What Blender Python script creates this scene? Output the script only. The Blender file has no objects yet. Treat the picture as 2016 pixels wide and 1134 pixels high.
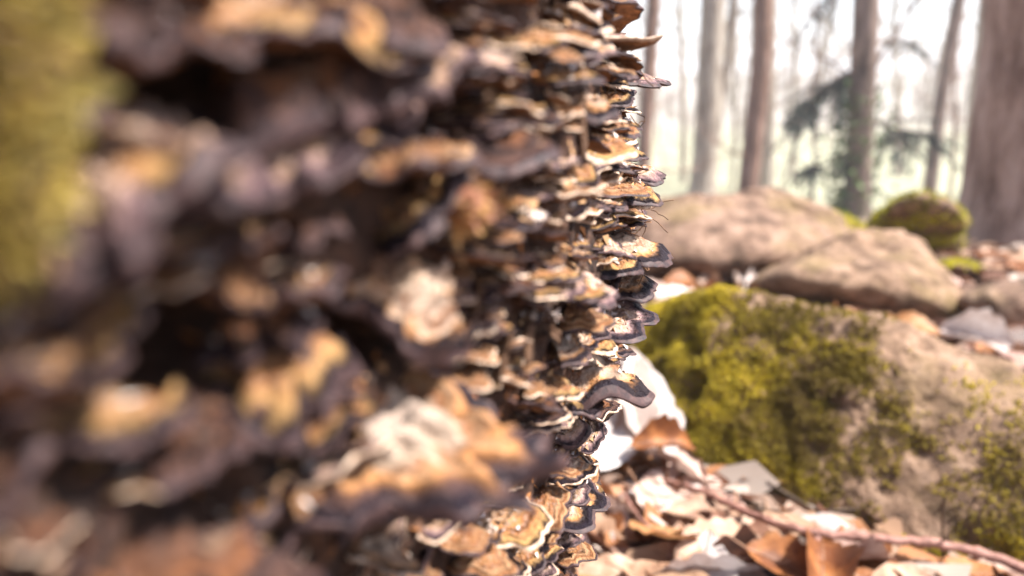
import bpy, bmesh, math, random
import numpy as np
from mathutils import Vector, Matrix
from mathutils.bvhtree import BVHTree

random.seed(7); rng = np.random.default_rng(7)
S = bpy.context.scene
COL = S.collection

# ------------------------------------------------------------------ camera
H = 0.30                       # camera height above the leaf litter
PITCH = math.radians(15.0)     # looking slightly down
FPX = 1470.0                   # focal length in photograph pixels (2016 wide)
FOCUS = 0.212
cam_d = bpy.data.cameras.new('camera'); cam = bpy.data.objects.new('camera', cam_d); COL.objects.link(cam)
cam.location = (0, 0, H); cam.rotation_euler = (math.radians(90) - PITCH, 0, 0)
cam_d.sensor_width = 36.0; cam_d.lens = 36.0 * FPX / 2016.0
cam_d.clip_start = 0.005; cam_d.clip_end = 2000
cam_d.dof.use_dof = True; cam_d.dof.focus_distance = FOCUS
cam_d.dof.aperture_fstop = cam_d.lens / 3.1     # 3.1 mm entrance pupil
S.camera = cam

# ------------------------------------------------------------------ light
SUN_EL, SUN_AZ = math.radians(56), math.radians(102)   # azimuth from +Y (view direction) towards +X
w = bpy.data.worlds.new('World'); S.world = w; w.use_nodes = True
nt = w.node_tree; nt.nodes.clear()
sky = nt.nodes.new('ShaderNodeTexSky'); sky.sky_type = 'NISHITA'; sky.sun_disc = False
sky.sun_elevation = SUN_EL; sky.sun_rotation = SUN_AZ
sky.air_density = 1.0; sky.dust_density = 1.2; sky.ozone_density = 1.0
bg = nt.nodes.new('ShaderNodeBackground'); bg.inputs['Strength'].default_value = 0.08
wo = nt.nodes.new('ShaderNodeOutputWorld')
nt.links.new(sky.outputs[0], bg.inputs[0]); nt.links.new(bg.outputs[0], wo.inputs[0])
sd = bpy.data.lights.new('sun', 'SUN'); so = bpy.data.objects.new('sun', sd); COL.objects.link(so)
sd.energy = 5.0; sd.angle = math.radians(8); sd.color = (1.0, 0.965, 0.92)
sv = Vector((math.sin(SUN_AZ) * math.cos(SUN_EL), math.cos(SUN_AZ) * math.cos(SUN_EL), math.sin(SUN_EL)))
so.rotation_euler = sv.to_track_quat('Z', 'Y').to_euler(); so.location = (3, 3, 6)
S.view_settings.view_transform = 'Standard'; S.view_settings.look = 'None'
S.view_settings.exposure = 1.78; S.view_settings.gamma = 1.0; S.view_settings.use_curve_mapping = False
S.render.engine = 'CYCLES'
S.cycles.use_denoising = True
S.cycles.max_bounces = 6; S.cycles.volume_bounces = 1
S.cycles.sample_clamp_indirect = 6.0

# ------------------------------------------------------------------ pixel helpers
CP, SP = math.cos(PITCH), math.sin(PITCH)
def ray(px, py):
    x = (px - 1008) / FPX; y = -(py - 567) / FPX
    return Vector((x, CP + y * SP, -SP + y * CP))
def at_z(px, py, z):
    d = ray(px, py); t = (z - H) / d.z
    return Vector((0, 0, H)) + d * t
def at_y(px, py, Y):
    d = ray(px, py); return Vector((0, 0, H)) + d * (Y / d.y)
def project(p):
    v = Vector(p) - Vector((0, 0, H))
    dz = v.y * CP - v.z * SP; up = v.y * SP + v.z * CP
    return (1008 + FPX * v.x / dz, 567 - FPX * up / dz, dz) if dz > 1e-4 else (-9e9, -9e9, dz)

# ------------------------------------------------------------------ noise (numpy gradient-free value noise)
def _h(ix, iy, iz, s):
    n = (ix * 374761393 + iy * 668265263 + iz * 2147483647 + s * 1274126177).astype(np.int64) & 0xffffffff
    n = ((n ^ (n >> 13)) * 1274126177) & 0xffffffff
    n = ((n ^ (n >> 16)) * 2246822519) & 0xffffffff
    return ((n ^ (n >> 15)) & 0xffffff) / float(0xffffff)
def vnoise(P, s=0):
    P = np.asarray(P, float); I = np.floor(P).astype(np.int64); F = P - I
    F = F * F * F * (F * (F * 6 - 15) + 10)
    out = 0
    for dx in (0, 1):
        wx = F[:, 0] if dx else 1 - F[:, 0]
        for dy in (0, 1):
            wy = F[:, 1] if dy else 1 - F[:, 1]
            for dz in (0, 1):
                wz = F[:, 2] if dz else 1 - F[:, 2]
                out = out + wx * wy * wz * _h(I[:, 0] + dx, I[:, 1] + dy, I[:, 2] + dz, s)
    return out * 2 - 1
def fbm(P, scale, octv=4, s=0, gain=0.5):
    P = np.asarray(P, float) * scale; a = 1.0; o = np.zeros(len(P)); tot = 0
    for k in range(octv):
        o += a * vnoise(P + 17.3 * k, s + k); tot += a; a *= gain; P = P * 2.03
    return o / tot

# ------------------------------------------------------------------ object helpers
def mesh(name, V, F, mats=(), smooth=True, attrs=None):
    me = bpy.data.meshes.new(name)
    me.from_pydata([tuple(map(float, v)) for v in V], [], [tuple(int(i) for i in f) for f in F])
    for m in (mats if isinstance(mats, (list, tuple)) else [mats]): me.materials.append(m)
    if smooth: me.polygons.foreach_set('use_smooth', [True] * len(me.polygons))
    for k, v in (attrs or {}).items():
        v = np.asarray(v, np.float32)
        if v.ndim == 1:
            a = me.attributes.new(k, 'FLOAT', 'POINT'); a.data.foreach_set('value', v)
        else:
            a = me.attributes.new(k, 'FLOAT_COLOR', 'POINT')
            a.data.foreach_set('color', np.c_[v, np.ones(len(v))].astype(np.float32).ravel())
    me.update(); return me
def fast_mesh(name, V, F, mats=(), smooth=True, attrs=None):
    """V (n,3), F (m,k) numpy; for large joined meshes"""
    V = np.asarray(V, np.float32); F = np.asarray(F, np.int32)
    me = bpy.data.meshes.new(name); m, k = F.shape
    me.vertices.add(len(V)); me.vertices.foreach_set('co', V.ravel())
    me.loops.add(m * k); me.loops.foreach_set('vertex_index', F.ravel())
    me.polygons.add(m); me.polygons.foreach_set('loop_start', np.arange(0, m * k, k, dtype=np.int32))
    me.polygons.foreach_set('loop_total', np.full(m, k, np.int32))
    me.polygons.foreach_set('use_smooth', np.full(m, smooth))
    for mm in (mats if isinstance(mats, (list, tuple)) else [mats]): me.materials.append(mm)
    me.update(calc_edges=True); me.validate()
    for kk, v in (attrs or {}).items():
        v = np.asarray(v, np.float32)
        if v.ndim == 1:
            a = me.attributes.new(kk, 'FLOAT', 'POINT'); a.data.foreach_set('value', v)
        else:
            a = me.attributes.new(kk, 'FLOAT_COLOR', 'POINT')
            a.data.foreach_set('color', np.c_[v, np.ones(len(v))].astype(np.float32).ravel())
    return me
def obj(name, me, parent=None, loc=None, label=None, cat=None, group=None, kind=None):
    o = bpy.data.objects.new(name, me); COL.objects.link(o)
    if parent: o.parent = parent
    if loc is not None: o.location = loc
    if label: o['label'] = label
    if cat: o['category'] = cat
    if group: o['group'] = group
    if kind: o['kind'] = kind
    return o
def tube(pts, rads, n=8, cap=True, jitter=0.0, seed=0):
    """tapered tube along points -> V,F (quads)"""
    pts = [Vector(p) for p in pts]; V = []; F = []
    r_ = random.Random(seed); prev = None
    for i, p in enumerate(pts):
        t = (pts[min(i + 1, len(pts) - 1)] - pts[max(i - 1, 0)]).normalized()
        if prev is None:
            u = t.cross(Vector((0, 1, 0.137))).normalized()
        else:
            u = (prev - t * prev.dot(t)).normalized()
        prev = u; v = t.cross(u)
        for k in range(n):
            a = 2 * math.pi * k / n; rr = rads[i] * (1 + jitter * r_.uniform(-1, 1))
            V.append(p + (u * math.cos(a) + v * math.sin(a)) * rr)
    for i in range(len(pts) - 1):
        for k in range(n):
            a = i * n + k; b = i * n + (k + 1) % n
            F.append((a, b, b + n, a + n))
    return V, F
class MB:
    def __init__(s): s.V = []; s.F = []; s.A = []
    def add(s, V, F, a=None):
        o = len(s.V); s.V += list(V); s.F += [tuple(i + o for i in f) for f in F]
        if a is not None: s.A += [a] * len(V)
def spline(P, n):
    """Catmull-Rom resample of a polyline"""
    P = [Vector(p) for p in P]; Q = [P[0] * 2 - P[1]] + P + [P[-1] * 2 - P[-2]]; out = []
    for i in range(len(P) - 1):
        a, b, c, d = Q[i:i + 4]
        for k in range(n):
            t = k / n
            out.append(0.5 * ((2 * b) + (c - a) * t + (2 * a - 5 * b + 4 * c - d) * t * t + (3 * b - a - 3 * c + d) * t ** 3))
    out.append(P[-1]); return out

# ------------------------------------------------------------------ materials
class NT:
    def __init__(s, name):
        s.m = bpy.data.materials.new(name); s.m.use_nodes = True; s.t = s.m.node_tree
        s.b = s.t.nodes['Principled BSDF']
        s.b.inputs['Specular IOR Level'].default_value = 0.3
    def n(s, typ, **kw):
        nd = s.t.nodes.new(typ)
        for k, v in kw.items():
            if k in nd.inputs: nd.inputs[k].default_value = v
            else: setattr(nd, k, v)
        return nd
    def l(s, a, b): s.t.links.new(a, b)
    def math(s, op, a, b=None, c=None, clamp=False):
        nd = s.t.nodes.new('ShaderNodeMath'); nd.operation = op; nd.use_clamp = clamp
        for i, v in enumerate((a, b, c)):
            if v is None: continue
            if hasattr(v, 'links'): s.l(v, nd.inputs[i])
            else: nd.inputs[i].default_value = v
        return nd.outputs[0]
    def noise(s, vec, scale, detail=4, rough=0.55, dist=0.0):
        nd = s.n('ShaderNodeTexNoise', Scale=scale, Detail=detail, Roughness=rough, Distortion=dist)
        if vec is not None: s.l(vec, nd.inputs['Vector'])
        return nd.outputs['Fac']
    def ramp(s, fac, stops, interp='LINEAR'):
        nd = s.t.nodes.new('ShaderNodeValToRGB'); cr = nd.color_ramp; cr.interpolation = interp
        while len(cr.elements) < len(stops): cr.elements.new(0.5)
        for e, (p, c) in zip(cr.elements, stops):
            e.position = p; e.color = (c[0], c[1], c[2], 1) if not isinstance(c, (int, float)) else (c, c, c, 1)
        s.l(fac, nd.inputs[0]); return nd.outputs[0]
    def mix(s, fac, a, b, mode='MIX'):
        nd = s.t.nodes.new('ShaderNodeMix'); nd.data_type = 'RGBA'; nd.blend_type = mode
        for i, v in ((0, fac), (6, a), (7, b)):
            if hasattr(v, 'links'): s.l(v, nd.inputs[i])
            else: nd.inputs[i].default_value = v if i == 0 else (v[0], v[1], v[2], 1)
        return nd.outputs[2]
    def bump(s, h, strength, dist, normal=None):
        nd = s.n('ShaderNodeBump', Strength=strength, Distance=dist)
        s.l(h, nd.inputs['Height'])
        if normal is not None: s.l(normal, nd.inputs['Normal'])
        return nd.outputs[0]
    def attr(s, name):
        nd = s.n('ShaderNodeAttribute'); nd.attribute_name = name; return nd
    def coords(s, rnd=True):
        tc = s.n('ShaderNodeTexCoord')
        if not rnd: return tc.outputs['Object'], None
        oi = s.n('ShaderNodeObjectInfo')
        off = s.n('ShaderNodeVectorMath', operation='SCALE'); off.inputs[0].default_value = (3.1, 7.7, 5.3)
        s.l(oi.outputs['Random'], off.inputs['Scale'])
        add = s.n('ShaderNodeVectorMath', operation='ADD'); s.l(tc.outputs['Object'], add.inputs[0]); s.l(off.outputs[0], add.inputs[1])
        return add.outputs[0], oi.outputs['Random']
    def done(s, color=None, rough=None, normal=None):
        for v, k in ((color, 'Base Color'), (rough, 'Roughness'), (normal, 'Normal')):
            if v is None: continue
            if hasattr(v, 'links'): s.l(v, s.b.inputs[k])
            elif isinstance(v, (int, float)): s.b.inputs[k].default_value = v
            else: s.b.inputs[k].default_value = (v[0], v[1], v[2], 1)
        return s.m

def cap_material(name, stops, powder=0.35, powder_col=(0.62, 0.52, 0.46), dark=(0.012, 0.007, 0.008), rough=0.62, warp=0.34, stain=0.5):
    s = NT(name); v, rnd = s.coords(); s.b.inputs['Specular IOR Level'].default_value = 0.14
    rho = s.attr('rho').outputs['Fac']
    n1 = s.noise(v, 260, 5, 0.6); n2 = s.noise(v, 900, 4, 0.6); n3 = s.noise(v, 2600, 3, 0.6)
    r = s.math('ADD', rho, s.math('MULTIPLY', s.math('SUBTRACT', n1, 0.5), warp))
    r = s.math('ADD', r, s.math('MULTIPLY', s.math('SUBTRACT', rnd, 0.5), 0.14))
    col = s.ramp(r, stops)
    # fine concentric zoning
    zw = s.math('SINE', s.math('MULTIPLY', s.math('ADD', rho, s.math('MULTIPLY', n1, 0.10)), 38))
    col = s.mix(s.math('MULTIPLY', s.math('MAXIMUM', zw, 0), 0.30), col, dark)
    # powder on the inner cap, dark stains
    pm = s.math('MULTIPLY', s.ramp(n2, [(0.50, 0), (0.62, 1)]), s.ramp(rho, [(0.0, 1), (0.6, 0.75), (0.85, 0)]))
    col = s.mix(s.math('MULTIPLY', pm, powder), col, powder_col)
    st = s.ramp(s.noise(v, 170, 4, 0.65, 0.6), [(0.53, 0), (0.66, 1)])
    col = s.mix(s.math('MULTIPLY', st, stain), col, dark)
    sp = s.ramp(n3, [(0.60, 0), (0.68, 1)])
    col = s.mix(s.math('MULTIPLY', sp, 0.55), col, (0.05, 0.03, 0.025))
    hgt = s.math('ADD', s.math('MULTIPLY', n2, 0.9), s.math('ADD', s.math('MULTIPLY', n3, 0.45), s.math('MULTIPLY', zw, 0.16)))
    rr = s.ramp(rho, [(0.0, rough + 0.2), (0.75, rough), (0.95, rough - 0.2)])
    return s.done(col, rr, s.bump(hgt, 0.9, 0.0017))
CREAM = (0.50, 0.35, 0.25); OCH = (0.42, 0.19, 0.07); BRN = (0.23, 0.088, 0.034); DK = (0.016, 0.009, 0.010); INK = (0.015, 0.010, 0.015)
PINK = (0.54, 0.345, 0.255); TAN = (0.38, 0.215, 0.11); WHT = (0.60, 0.52, 0.46)
FUNGI = {
 'cream': cap_material('fungus_cap_cream', [(0, TAN), (0.25, CREAM), (0.5, CREAM), (0.6, BRN), (0.68, CREAM), (0.78, OCH), (0.86, DK), (0.95, INK)], 0.4, (0.50, 0.42, 0.36)),
 'ochre': cap_material('fungus_cap_ochre', [(0, BRN), (0.3, TAN), (0.5, OCH), (0.62, BRN), (0.72, OCH), (0.82, (0.45, 0.26, 0.10)), (0.90, DK), (1, INK)], 0.3),
 'brown': cap_material('fungus_cap_brown', [(0, (0.06, 0.035, 0.025)), (0.3, BRN), (0.5, (0.34, 0.165, 0.07)), (0.62, BRN), (0.75, TAN), (0.86, BRN), (0.95, TAN)], 0.18),
 'dark': cap_material('fungus_cap_dark', [(0, (0.03, 0.02, 0.018)), (0.35, (0.09, 0.042, 0.025)), (0.55, BRN), (0.7, DK), (0.82, (0.14, 0.07, 0.05)), (0.92, INK)], 0.15, (0.34, 0.26, 0.26)),
 'pinkish': cap_material('fungus_cap_pinkish', [(0, TAN), (0.3, PINK), (0.55, PINK), (0.66, TAN), (0.74, PINK), (0.86, (0.22, 0.13, 0.13)), (0.95, INK)], 0.75, (0.62, 0.50, 0.46)),
}
FUNGI['banded'] = cap_material('fungus_cap_banded', [(0, (0.36, 0.26, 0.20)), (0.3, (0.44, 0.33, 0.26)), (0.48, (0.42, 0.31, 0.22)), (0.55, BRN), (0.60, TAN), (0.70, OCH), (0.78, (0.1, 0.05, 0.04)), (0.84, INK)], 0.15, WHT, warp=0.08, stain=0.15)
def simple(name, c1, c2, scale, rough=0.7, bump=0.5, bd=0.001, detail=5, c3=None):
    s = NT(name); v, rnd = s.coords()
    n = s.noise(v, scale, detail, 0.6); n2 = s.noise(v, scale * 4.3, 3)
    stops = [(0.32, c1), (0.66, c2)] + ([(0.8, c3)] if c3 else [])
    col = s.ramp(n, stops)
    col = s.mix(0.35, col, s.ramp(n2, [(0.35, 0.25), (0.65, 0.8)]), 'OVERLAY')
    return s.done(col, rough, s.bump(s.math('ADD', n, s.math('MULTIPLY', n2, 0.5)), bump, bd))
M_rim_pale = simple('fungus_margin_pale', (0.30, 0.18, 0.11), (0.58, 0.44, 0.33), 700, 0.6, 0.4, 0.0005)
M_rim_dark = simple('fungus_margin_dark', (0.014, 0.008, 0.010), (0.075, 0.038, 0.034), 600, 0.6, 0.4, 0.0005)
M_pore = simple('fungus_pore_surface', (0.075, 0.032, 0.014), (0.33, 0.16, 0.07), 420, 0.85, 0.7, 0.0008)
M_bark = simple('dead_bark', (0.010, 0.006, 0.005), (0.075, 0.034, 0.019), 130, 0.85, 1.0, 0.002, 6, (0.28, 0.125, 0.05))
M_flake = simple('bark_flake', (0.04, 0.024, 0.018), (0.24, 0.12, 0.06), 240, 0.8, 0.7, 0.001, 5, (0.42, 0.28, 0.18))
def attr_col(name, rough=0.8, trans=0.0, bump=None):
    s = NT(name); a = s.attr('col')
    s.l(a.outputs['Color'], s.b.inputs['Base Color']); s.b.inputs['Roughness'].default_value = rough
    s.b.inputs['Specular IOR Level'].default_value = 0.2
    if trans:
        mx = s.n('ShaderNodeMixShader', Fac=trans); tr = s.n('ShaderNodeBsdfTranslucent')
        s.l(a.outputs['Color'], tr.inputs['Color']); s.l(s.b.outputs[0], mx.inputs[1]); s.l(tr.outputs[0], mx.inputs[2])
        s.l(mx.outputs[0], s.t.nodes['Material Output'].inputs['Surface'])
    return s.m
M_crumb = attr_col('debris_crumbs', 0.9)
M_moss = attr_col('moss_shoots', 0.85, 0.45)
M_ivy = attr_col('ivy_leaves', 0.45, 0.2)
M_litter = attr_col('litter_leaves', 0.7, 0.2)
M_thread = NT('spider_silk').done((0.75, 0.72, 0.7), 0.4)

# ------------------------------------------------------------------ terrain
def ground_z(x, y):
    x = np.asarray(x, float); y = np.asarray(y, float)
    r = np.sqrt(np.maximum(y, -3) ** 2 * (y > 0) + 0.0 * x)
    d = np.maximum(y - 1.25, 0)
    z = -0.155 * d * (d < 8) - 0.155 * 8 * (d >= 8)
    # soften the knees
    z = np.where((d >= 6) & (d < 12), -0.93 - 0.31 * np.sin(np.clip((d - 6) / 6, 0, 1) * math.pi / 2), np.where(d >= 12, -1.24, z))
    hill = np.clip((y - 34) / 60, 0, 1); z = z + 3.2 * hill * hill * (3 - 2 * hill)
    return z
def axis_steps(lo, hi, near, fine, grow):
    a = [near]; st = fine
    while a[-1] < hi: a.append(a[-1] + st); st *= grow
    b = [near]; st = fine
    while b[-1] > lo: b.append(b[-1] - st); st *= grow
    return np.array(sorted(set(b[1:] + a)))
gx = axis_steps(-380, 380, 0.35, 0.014, 1.055); gy = axis_steps(-120, 400, 0.6, 0.014, 1.05)
X, Y = np.meshgrid(gx, gy); P = np.c_[X.ravel(), Y.ravel(), np.zeros(X.size)]
z = ground_z(P[:, 0], P[:, 1])
dist = np.hypot(P[:, 0], P[:, 1])
z += 0.006 * fbm(P, 14, 3, 3) * np.clip(dist / 0.3, 0, 1) * (dist < 6) + 0.10 * fbm(P, 0.35, 3, 5) * np.clip((dist - 3) / 6, 0, 1) + 0.5 * fbm(P, 0.03, 3, 9) * np.clip((dist - 30) / 40, 0, 1)
P[:, 2] = z
nx, ny = len(gx), len(gy)
ii = (np.arange(ny - 1)[:, None] * nx + np.arange(nx - 1)[None, :]).ravel()
s = NT('woodland_ground'); v, _ = s.coords(False)
n = s.noise(v, 22, 6, 0.65); soil = s.ramp(n, [(0.3, (0.025, 0.015, 0.01)), (0.55, (0.10, 0.055, 0.035)), (0.75, (0.25, 0.16, 0.11))])
sep = s.n('ShaderNodeSeparateXYZ'); s.l(v, sep.inputs[0])
yy = s.math('ADD', sep.outputs[1], s.math('MULTIPLY', s.noise(v, 0.5, 4), 3.0))
grass = s.ramp(s.noise(v, 1.3, 5), [(0.35, (0.20, 0.19, 0.12)), (0.65, (0.33, 0.32, 0.21))])
far = s.ramp(s.noise(v, 0.15, 6, 0.7), [(0.35, (0.20, 0.17, 0.14)), (0.65, (0.33, 0.29, 0.24))])
ss = s.n('ShaderNodeMapRange'); s.l(yy, ss.inputs[0]); ss.inputs[1].default_value = 7.5; ss.inputs[2].default_value = 10.5
s2 = s.n('ShaderNodeMapRange'); s.l(yy, s2.inputs[0]); s2.inputs[1].default_value = 26; s2.inputs[2].default_value = 38
c = s.mix(ss.outputs[0], soil, grass); c = s.mix(s2.outputs[0], c, far)
M_ground = s.done(c, 0.95, s.bump(n, 0.8, 0.01))
obj('ground', fast_mesh('ground', P, np.c_[ii, ii + 1, ii + nx + 1, ii + nx], M_ground), kind='structure')

# ------------------------------------------------------------------ the fungus-covered trunk
TR = 0.50; TH = math.radians(-57.0); TD = 0.56
TCX, TCY = TD * math.sin(TH), TD * math.cos(TH)
_oz = np.array([-0.30, -0.20, -0.175, -0.12, -0.09, -0.065, -0.04, 0.0, 0.03, 0.3, 2.5])
_ov = np.array([-0.010, -0.010, -0.010, -0.008, -0.005, -0.002, 0.003, 0.000, -0.004, -0.02, -0.10])
def trunk_r(phi, zz):
    """bare radius, phi in radians measured from +X towards +Y"""
    phi = np.asarray(phi, float); zz = np.asarray(zz, float)
    P = np.c_[np.cos(phi) * TR, np.sin(phi) * TR, zz]
    r = TR + 0.012 * fbm(P, 9, 2, 21)
    return r + 0.10 * np.clip((0.07 - zz) / 0.12, 0, 1) ** 2
def trunk_pt(phi, zz, out=0.0):
    r = float(trunk_r([phi], [zz])[0]) + out
    return Vector((TCX + float(np.interp(zz - H, _oz, _ov)) + r * math.cos(phi), TCY + r * math.sin(phi), zz))
PHI0 = math.atan2(-TCY, -TCX)      # direction from the axis to the camera
def ang_axis(c, lo, hi, fine, grow, core):
    a = list(np.arange(-core, core, fine)); st = fine
    while a[-1] < hi: st *= grow; a.append(a[-1] + st)
    st = fine
    while a[0] > lo: st *= grow; a.insert(0, a[0] - st)
    return np.array(a) + c
ph = ang_axis(PHI0 + 0.25, -math.pi, math.pi, 0.0034, 1.12, 0.36)
ph = np.concatenate([ph[(ph > PHI0 + 0.25 - math.pi) & (ph < PHI0 + 0.25 + math.pi)]])
zs = ang_axis(0.22, -0.30, 2.6, 0.0017, 1.12, 0.16)
PP, ZZ = np.meshgrid(ph, zs); pf, zf = PP.ravel(), ZZ.ravel()
base = trunk_r(pf, zf)
HOLLOWS = [(395, 215, 165), (330, 690, 190), (400, 965, 115), (730, 645, 120), (840, 215, 85), (575, 865, 95), (965, 345, 42), (120, 900, 100)]
Q = np.c_[np.cos(pf) * TR, np.sin(pf) * TR, zf]
rough_ = 0.0045 * fbm(Q * [1, 1, 0.45], 70, 4, 31) + 0.0022 * np.abs(fbm(Q * [1, 1, 0.3], 220, 3, 37)) + 0.0012 * fbm(Q, 700, 2, 41)
rr = base + rough_
V = np.c_[TCX + np.interp(zf - H, _oz, _ov) + rr * np.cos(pf), TCY + rr * np.sin(pf), zf] - [0, 0, H]
dz_ = V[:, 1] * CP - V[:, 2] * SP; ok_ = (dz_ > 0.01) & (np.abs(pf - PHI0 - 0.2) < 0.5); dz_ = np.where(ok_, dz_, 1)
ppx = 1008 + FPX * V[:, 0] / dz_; ppy = 567 - FPX * (V[:, 1] * SP + V[:, 2] * CP) / dz_
for a, b, c_ in HOLLOWS:     # rotted-out pits, seen at these picture points, sunk into the wood
    q_ = np.hypot(ppx - a, (ppy - b) * 1.3) / c_ + 0.25 * fbm(Q, 120, 2, int(a))
    rr = rr - ok_ * np.clip(1.05 - q_, 0, 0.5) * 2 * np.clip(c_ / FPX * dz_ * 1.6, 0.004, 0.022)
V = np.c_[TCX + np.interp(zf - H, _oz, _ov) + rr * np.cos(pf), TCY + rr * np.sin(pf), zf]
n0, n1 = len(ph), len(zs)
ii = (np.arange(n1 - 1)[:, None] * n0 + np.arange(n0)[None, :]).ravel()
jj = (np.arange(n1 - 1)[:, None] * n0 + (np.arange(n0)[None, :] + 1) % n0).ravel()
TRUNK_V, TRUNK_F = V, np.c_[ii, jj, jj + n0, ii + n0]
trunk = bpy.data.objects.new('dead_tree_trunk', None); COL.objects.link(trunk)
trunk['label'] = 'thick dark rotting tree trunk crowded with tiers of bracket fungi'; trunk['category'] = 'tree trunk'
trunk.location = (TCX, TCY, 0)
def under_trunk(o): o.location = Vector(o.location) - Vector((TCX, TCY, 0)); return o
under_trunk(obj('bark', fast_mesh('bark', TRUNK_V, TRUNK_F, M_bark), trunk))
top_n = len(ph)   # closed broken top
tv = TRUNK_V[-top_n:]; tc = tv.mean(0) + [0, 0, -0.08]
under_trunk(obj('broken_top', fast_mesh('broken_top', np.vstack([tv - [0, 0, 0.002], tc]), np.c_[np.arange(top_n), (np.arange(top_n) + 1) % top_n, np.full(top_n, top_n)], M_flake), trunk))

# ------------------------------------------------------------------ bracket fungi
def fungus_mesh(seed, wd, dp, th, nt_=64, nr=20, droop=0.15, wave=0.12, lumpy=0.5):
    """returns dict of (V,F,rho) for cap, margin, pore surface; base at origin, +Y outwards, Z up (metres)"""
    r_ = np.random.default_rng(seed)
    T = np.linspace(-1.75, 1.75, nt_); k1, k2 = r_.uniform(0, 6.3, 2)
    lob = 1 + wave * (np.sin(T * r_.uniform(2.2, 3.6) + k1) * 0.8 + 0.5 * np.sin(T * r_.uniform(5, 9) + k2)) + 0.3 * lumpy * fbm(np.c_[T * 5, T * 0 + seed, T * 0], 1.0, 4, seed, 0.62)
    RH = np.concatenate([np.linspace(0.0, 0.945, nr), [0.965, 0.98, 0.992, 1.0]])
    TT, RR = np.meshgrid(T, RH); LL = np.broadcast_to(lob, TT.shape)
    x = wd / 2 * RR * LL * np.sin(TT) * (1.08 - 0.08 * np.cos(TT))
    y = dp * RR * LL * np.cos(TT) - dp * 0.06
    y = np.where(np.abs(TT) > 1.5, y - dp * 0.25 * (np.abs(TT) - 1.5), y)
    edge = np.clip((RR - 0.93) / 0.07, 0, 1)
    G = np.c_[x.ravel() * 1000, y.ravel() * 1000, np.full(x.size, seed * 3.7)]
    sh = RR.shape
    und = (fbm(G, 0.11, 2, seed + 1).reshape(sh) * 0.55) * th * 1.6 * RR      # undulation of the whole shelf
    ridg = th * 0.13 * np.sin(RR * r_.uniform(16, 24) + 2.0 * fbm(G, 0.09, 2, seed + 5).reshape(sh)) * (RR > 0.2)
    lump = th * lumpy * fbm(G, 0.42, 4, seed + 9).reshape(sh)
    sag = -droop * dp * RR ** 2.2
    thick = th * (1 - 0.62 * RR ** 1.4)
    mid = und + sag
    half = thick * 0.5 * np.sqrt(np.clip(1 - edge ** 2, 0, 1))
    zt = mid + half + (ridg + lump) * (1 - edge)
    zb = mid - half - th * 0.5 * (1 - RR) ** 1.5 - 0.12 * th * (1 - edge) * fbm(G, 0.5, 3, seed + 13).reshape(sh)
    def grid(xx, yy, zz, i0, i1, flip):
        v = np.c_[xx[i0:i1].ravel(), yy[i0:i1].ravel(), zz[i0:i1].ravel()]; n = nt_; m = i1 - i0
        a = (np.arange(m - 1)[:, None] * n + np.arange(n - 1)[None, :]).ravel()
        f = np.c_[a, a + n, a + n + 1, a + 1] if not flip else np.c_[a, a + 1, a + n + 1, a + n]
        return v, f, RR[i0:i1].ravel()
    cap = grid(x, y, zt, 0, nr, False)
    por = grid(x, y, zb, 0, nr, True)
    m1 = grid(x, y, zt, nr - 1, nr + 4, False); m2 = grid(x, y, zb, nr - 1, nr + 4, True)
    mar = (np.vstack([m1[0], m2[0]]), np.vstack([m1[1], m2[1] + len(m1[0])]), np.concatenate([m1[2], m2[2]]))
    return cap, mar, por
PROTO = []
for i in range(26):
    r_ = random.Random(100 + i)
    asp = r_.uniform(0.46, 0.78)
    PROTO.append(dict(seed=i * 11 + 3, asp=asp, geo=fungus_mesh(i * 11 + 3, 1.0 * 0.02, asp * 0.02, r_.uniform(0.0026, 0.0046), droop=r_.uniform(-0.15, 0.4), wave=r_.uniform(0.12, 0.3), lumpy=0.95)))
for i in range(26, 30):
    PROTO.append(dict(seed=i * 11 + 3, asp=0.7, geo=fungus_mesh(i * 11 + 3, 0.02, 0.0155, 0.0042, droop=0.3, wave=0.035, lumpy=0.12)))
for i in range(30, 46):     # thin flat shelves of the tight tiers
    r_ = random.Random(300 + i); asp = r_.uniform(0.55, 0.85)
    PROTO.append(dict(seed=i * 11 + 3, asp=asp, geo=fungus_mesh(i * 11 + 3, 0.02, asp * 0.02, r_.uniform(0.0015, 0.0025), nt_=72, nr=24, droop=r_.uniform(-0.06, 0.2), wave=r_.uniform(0.06, 0.13), lumpy=0.3)))
_meshes = {}
def fungus_parts(pi, look, rim):
    k = (pi, look, rim)
    if k not in _meshes:
        cap, mar, por = PROTO[pi]['geo']
        _meshes[k] = (fast_mesh('cap', cap[0], cap[1], FUNGI[look], attrs={'rho': cap[2]}),
                      fast_mesh('margin', mar[0], mar[1], M_rim_pale if rim == 'pale' else M_rim_dark, attrs={'rho': mar[2]}),
                      fast_mesh('pore_surface', por[0], por[1], M_pore, attrs={'rho': por[2]}))
    return _meshes[k]
LOOKWORD = {'cream': 'cream zoned', 'ochre': 'orange-brown zoned', 'brown': 'dull brown', 'dark': 'blackish weathered', 'pinkish': 'pinkish pale powdery'}
CAPS = []      # (matrix, proto index) for the debris
def fungus_matrix(phi, zz, size, tilt=0, roll=0, yaw=0, out=0.0, sx=1, sy=1, sz=1):
    p = trunk_pt(phi, zz, out)
    nrm = Vector((math.cos(phi), math.sin(phi), 0)); up = Vector((0, 0, 1)); tx = nrm.cross(up)
    B = Matrix((tx, nrm, up)).transposed().to_4x4()
    k = size / 0.02
    return Matrix.Translation(p) @ B @ Matrix.Rotation(yaw, 4, 'Z') @ Matrix.Rotation(roll, 4, 'Y') @ Matrix.Rotation(tilt, 4, 'X') @ Matrix.Diagonal((k * sx, k * sy, k * sz, 1))
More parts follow.
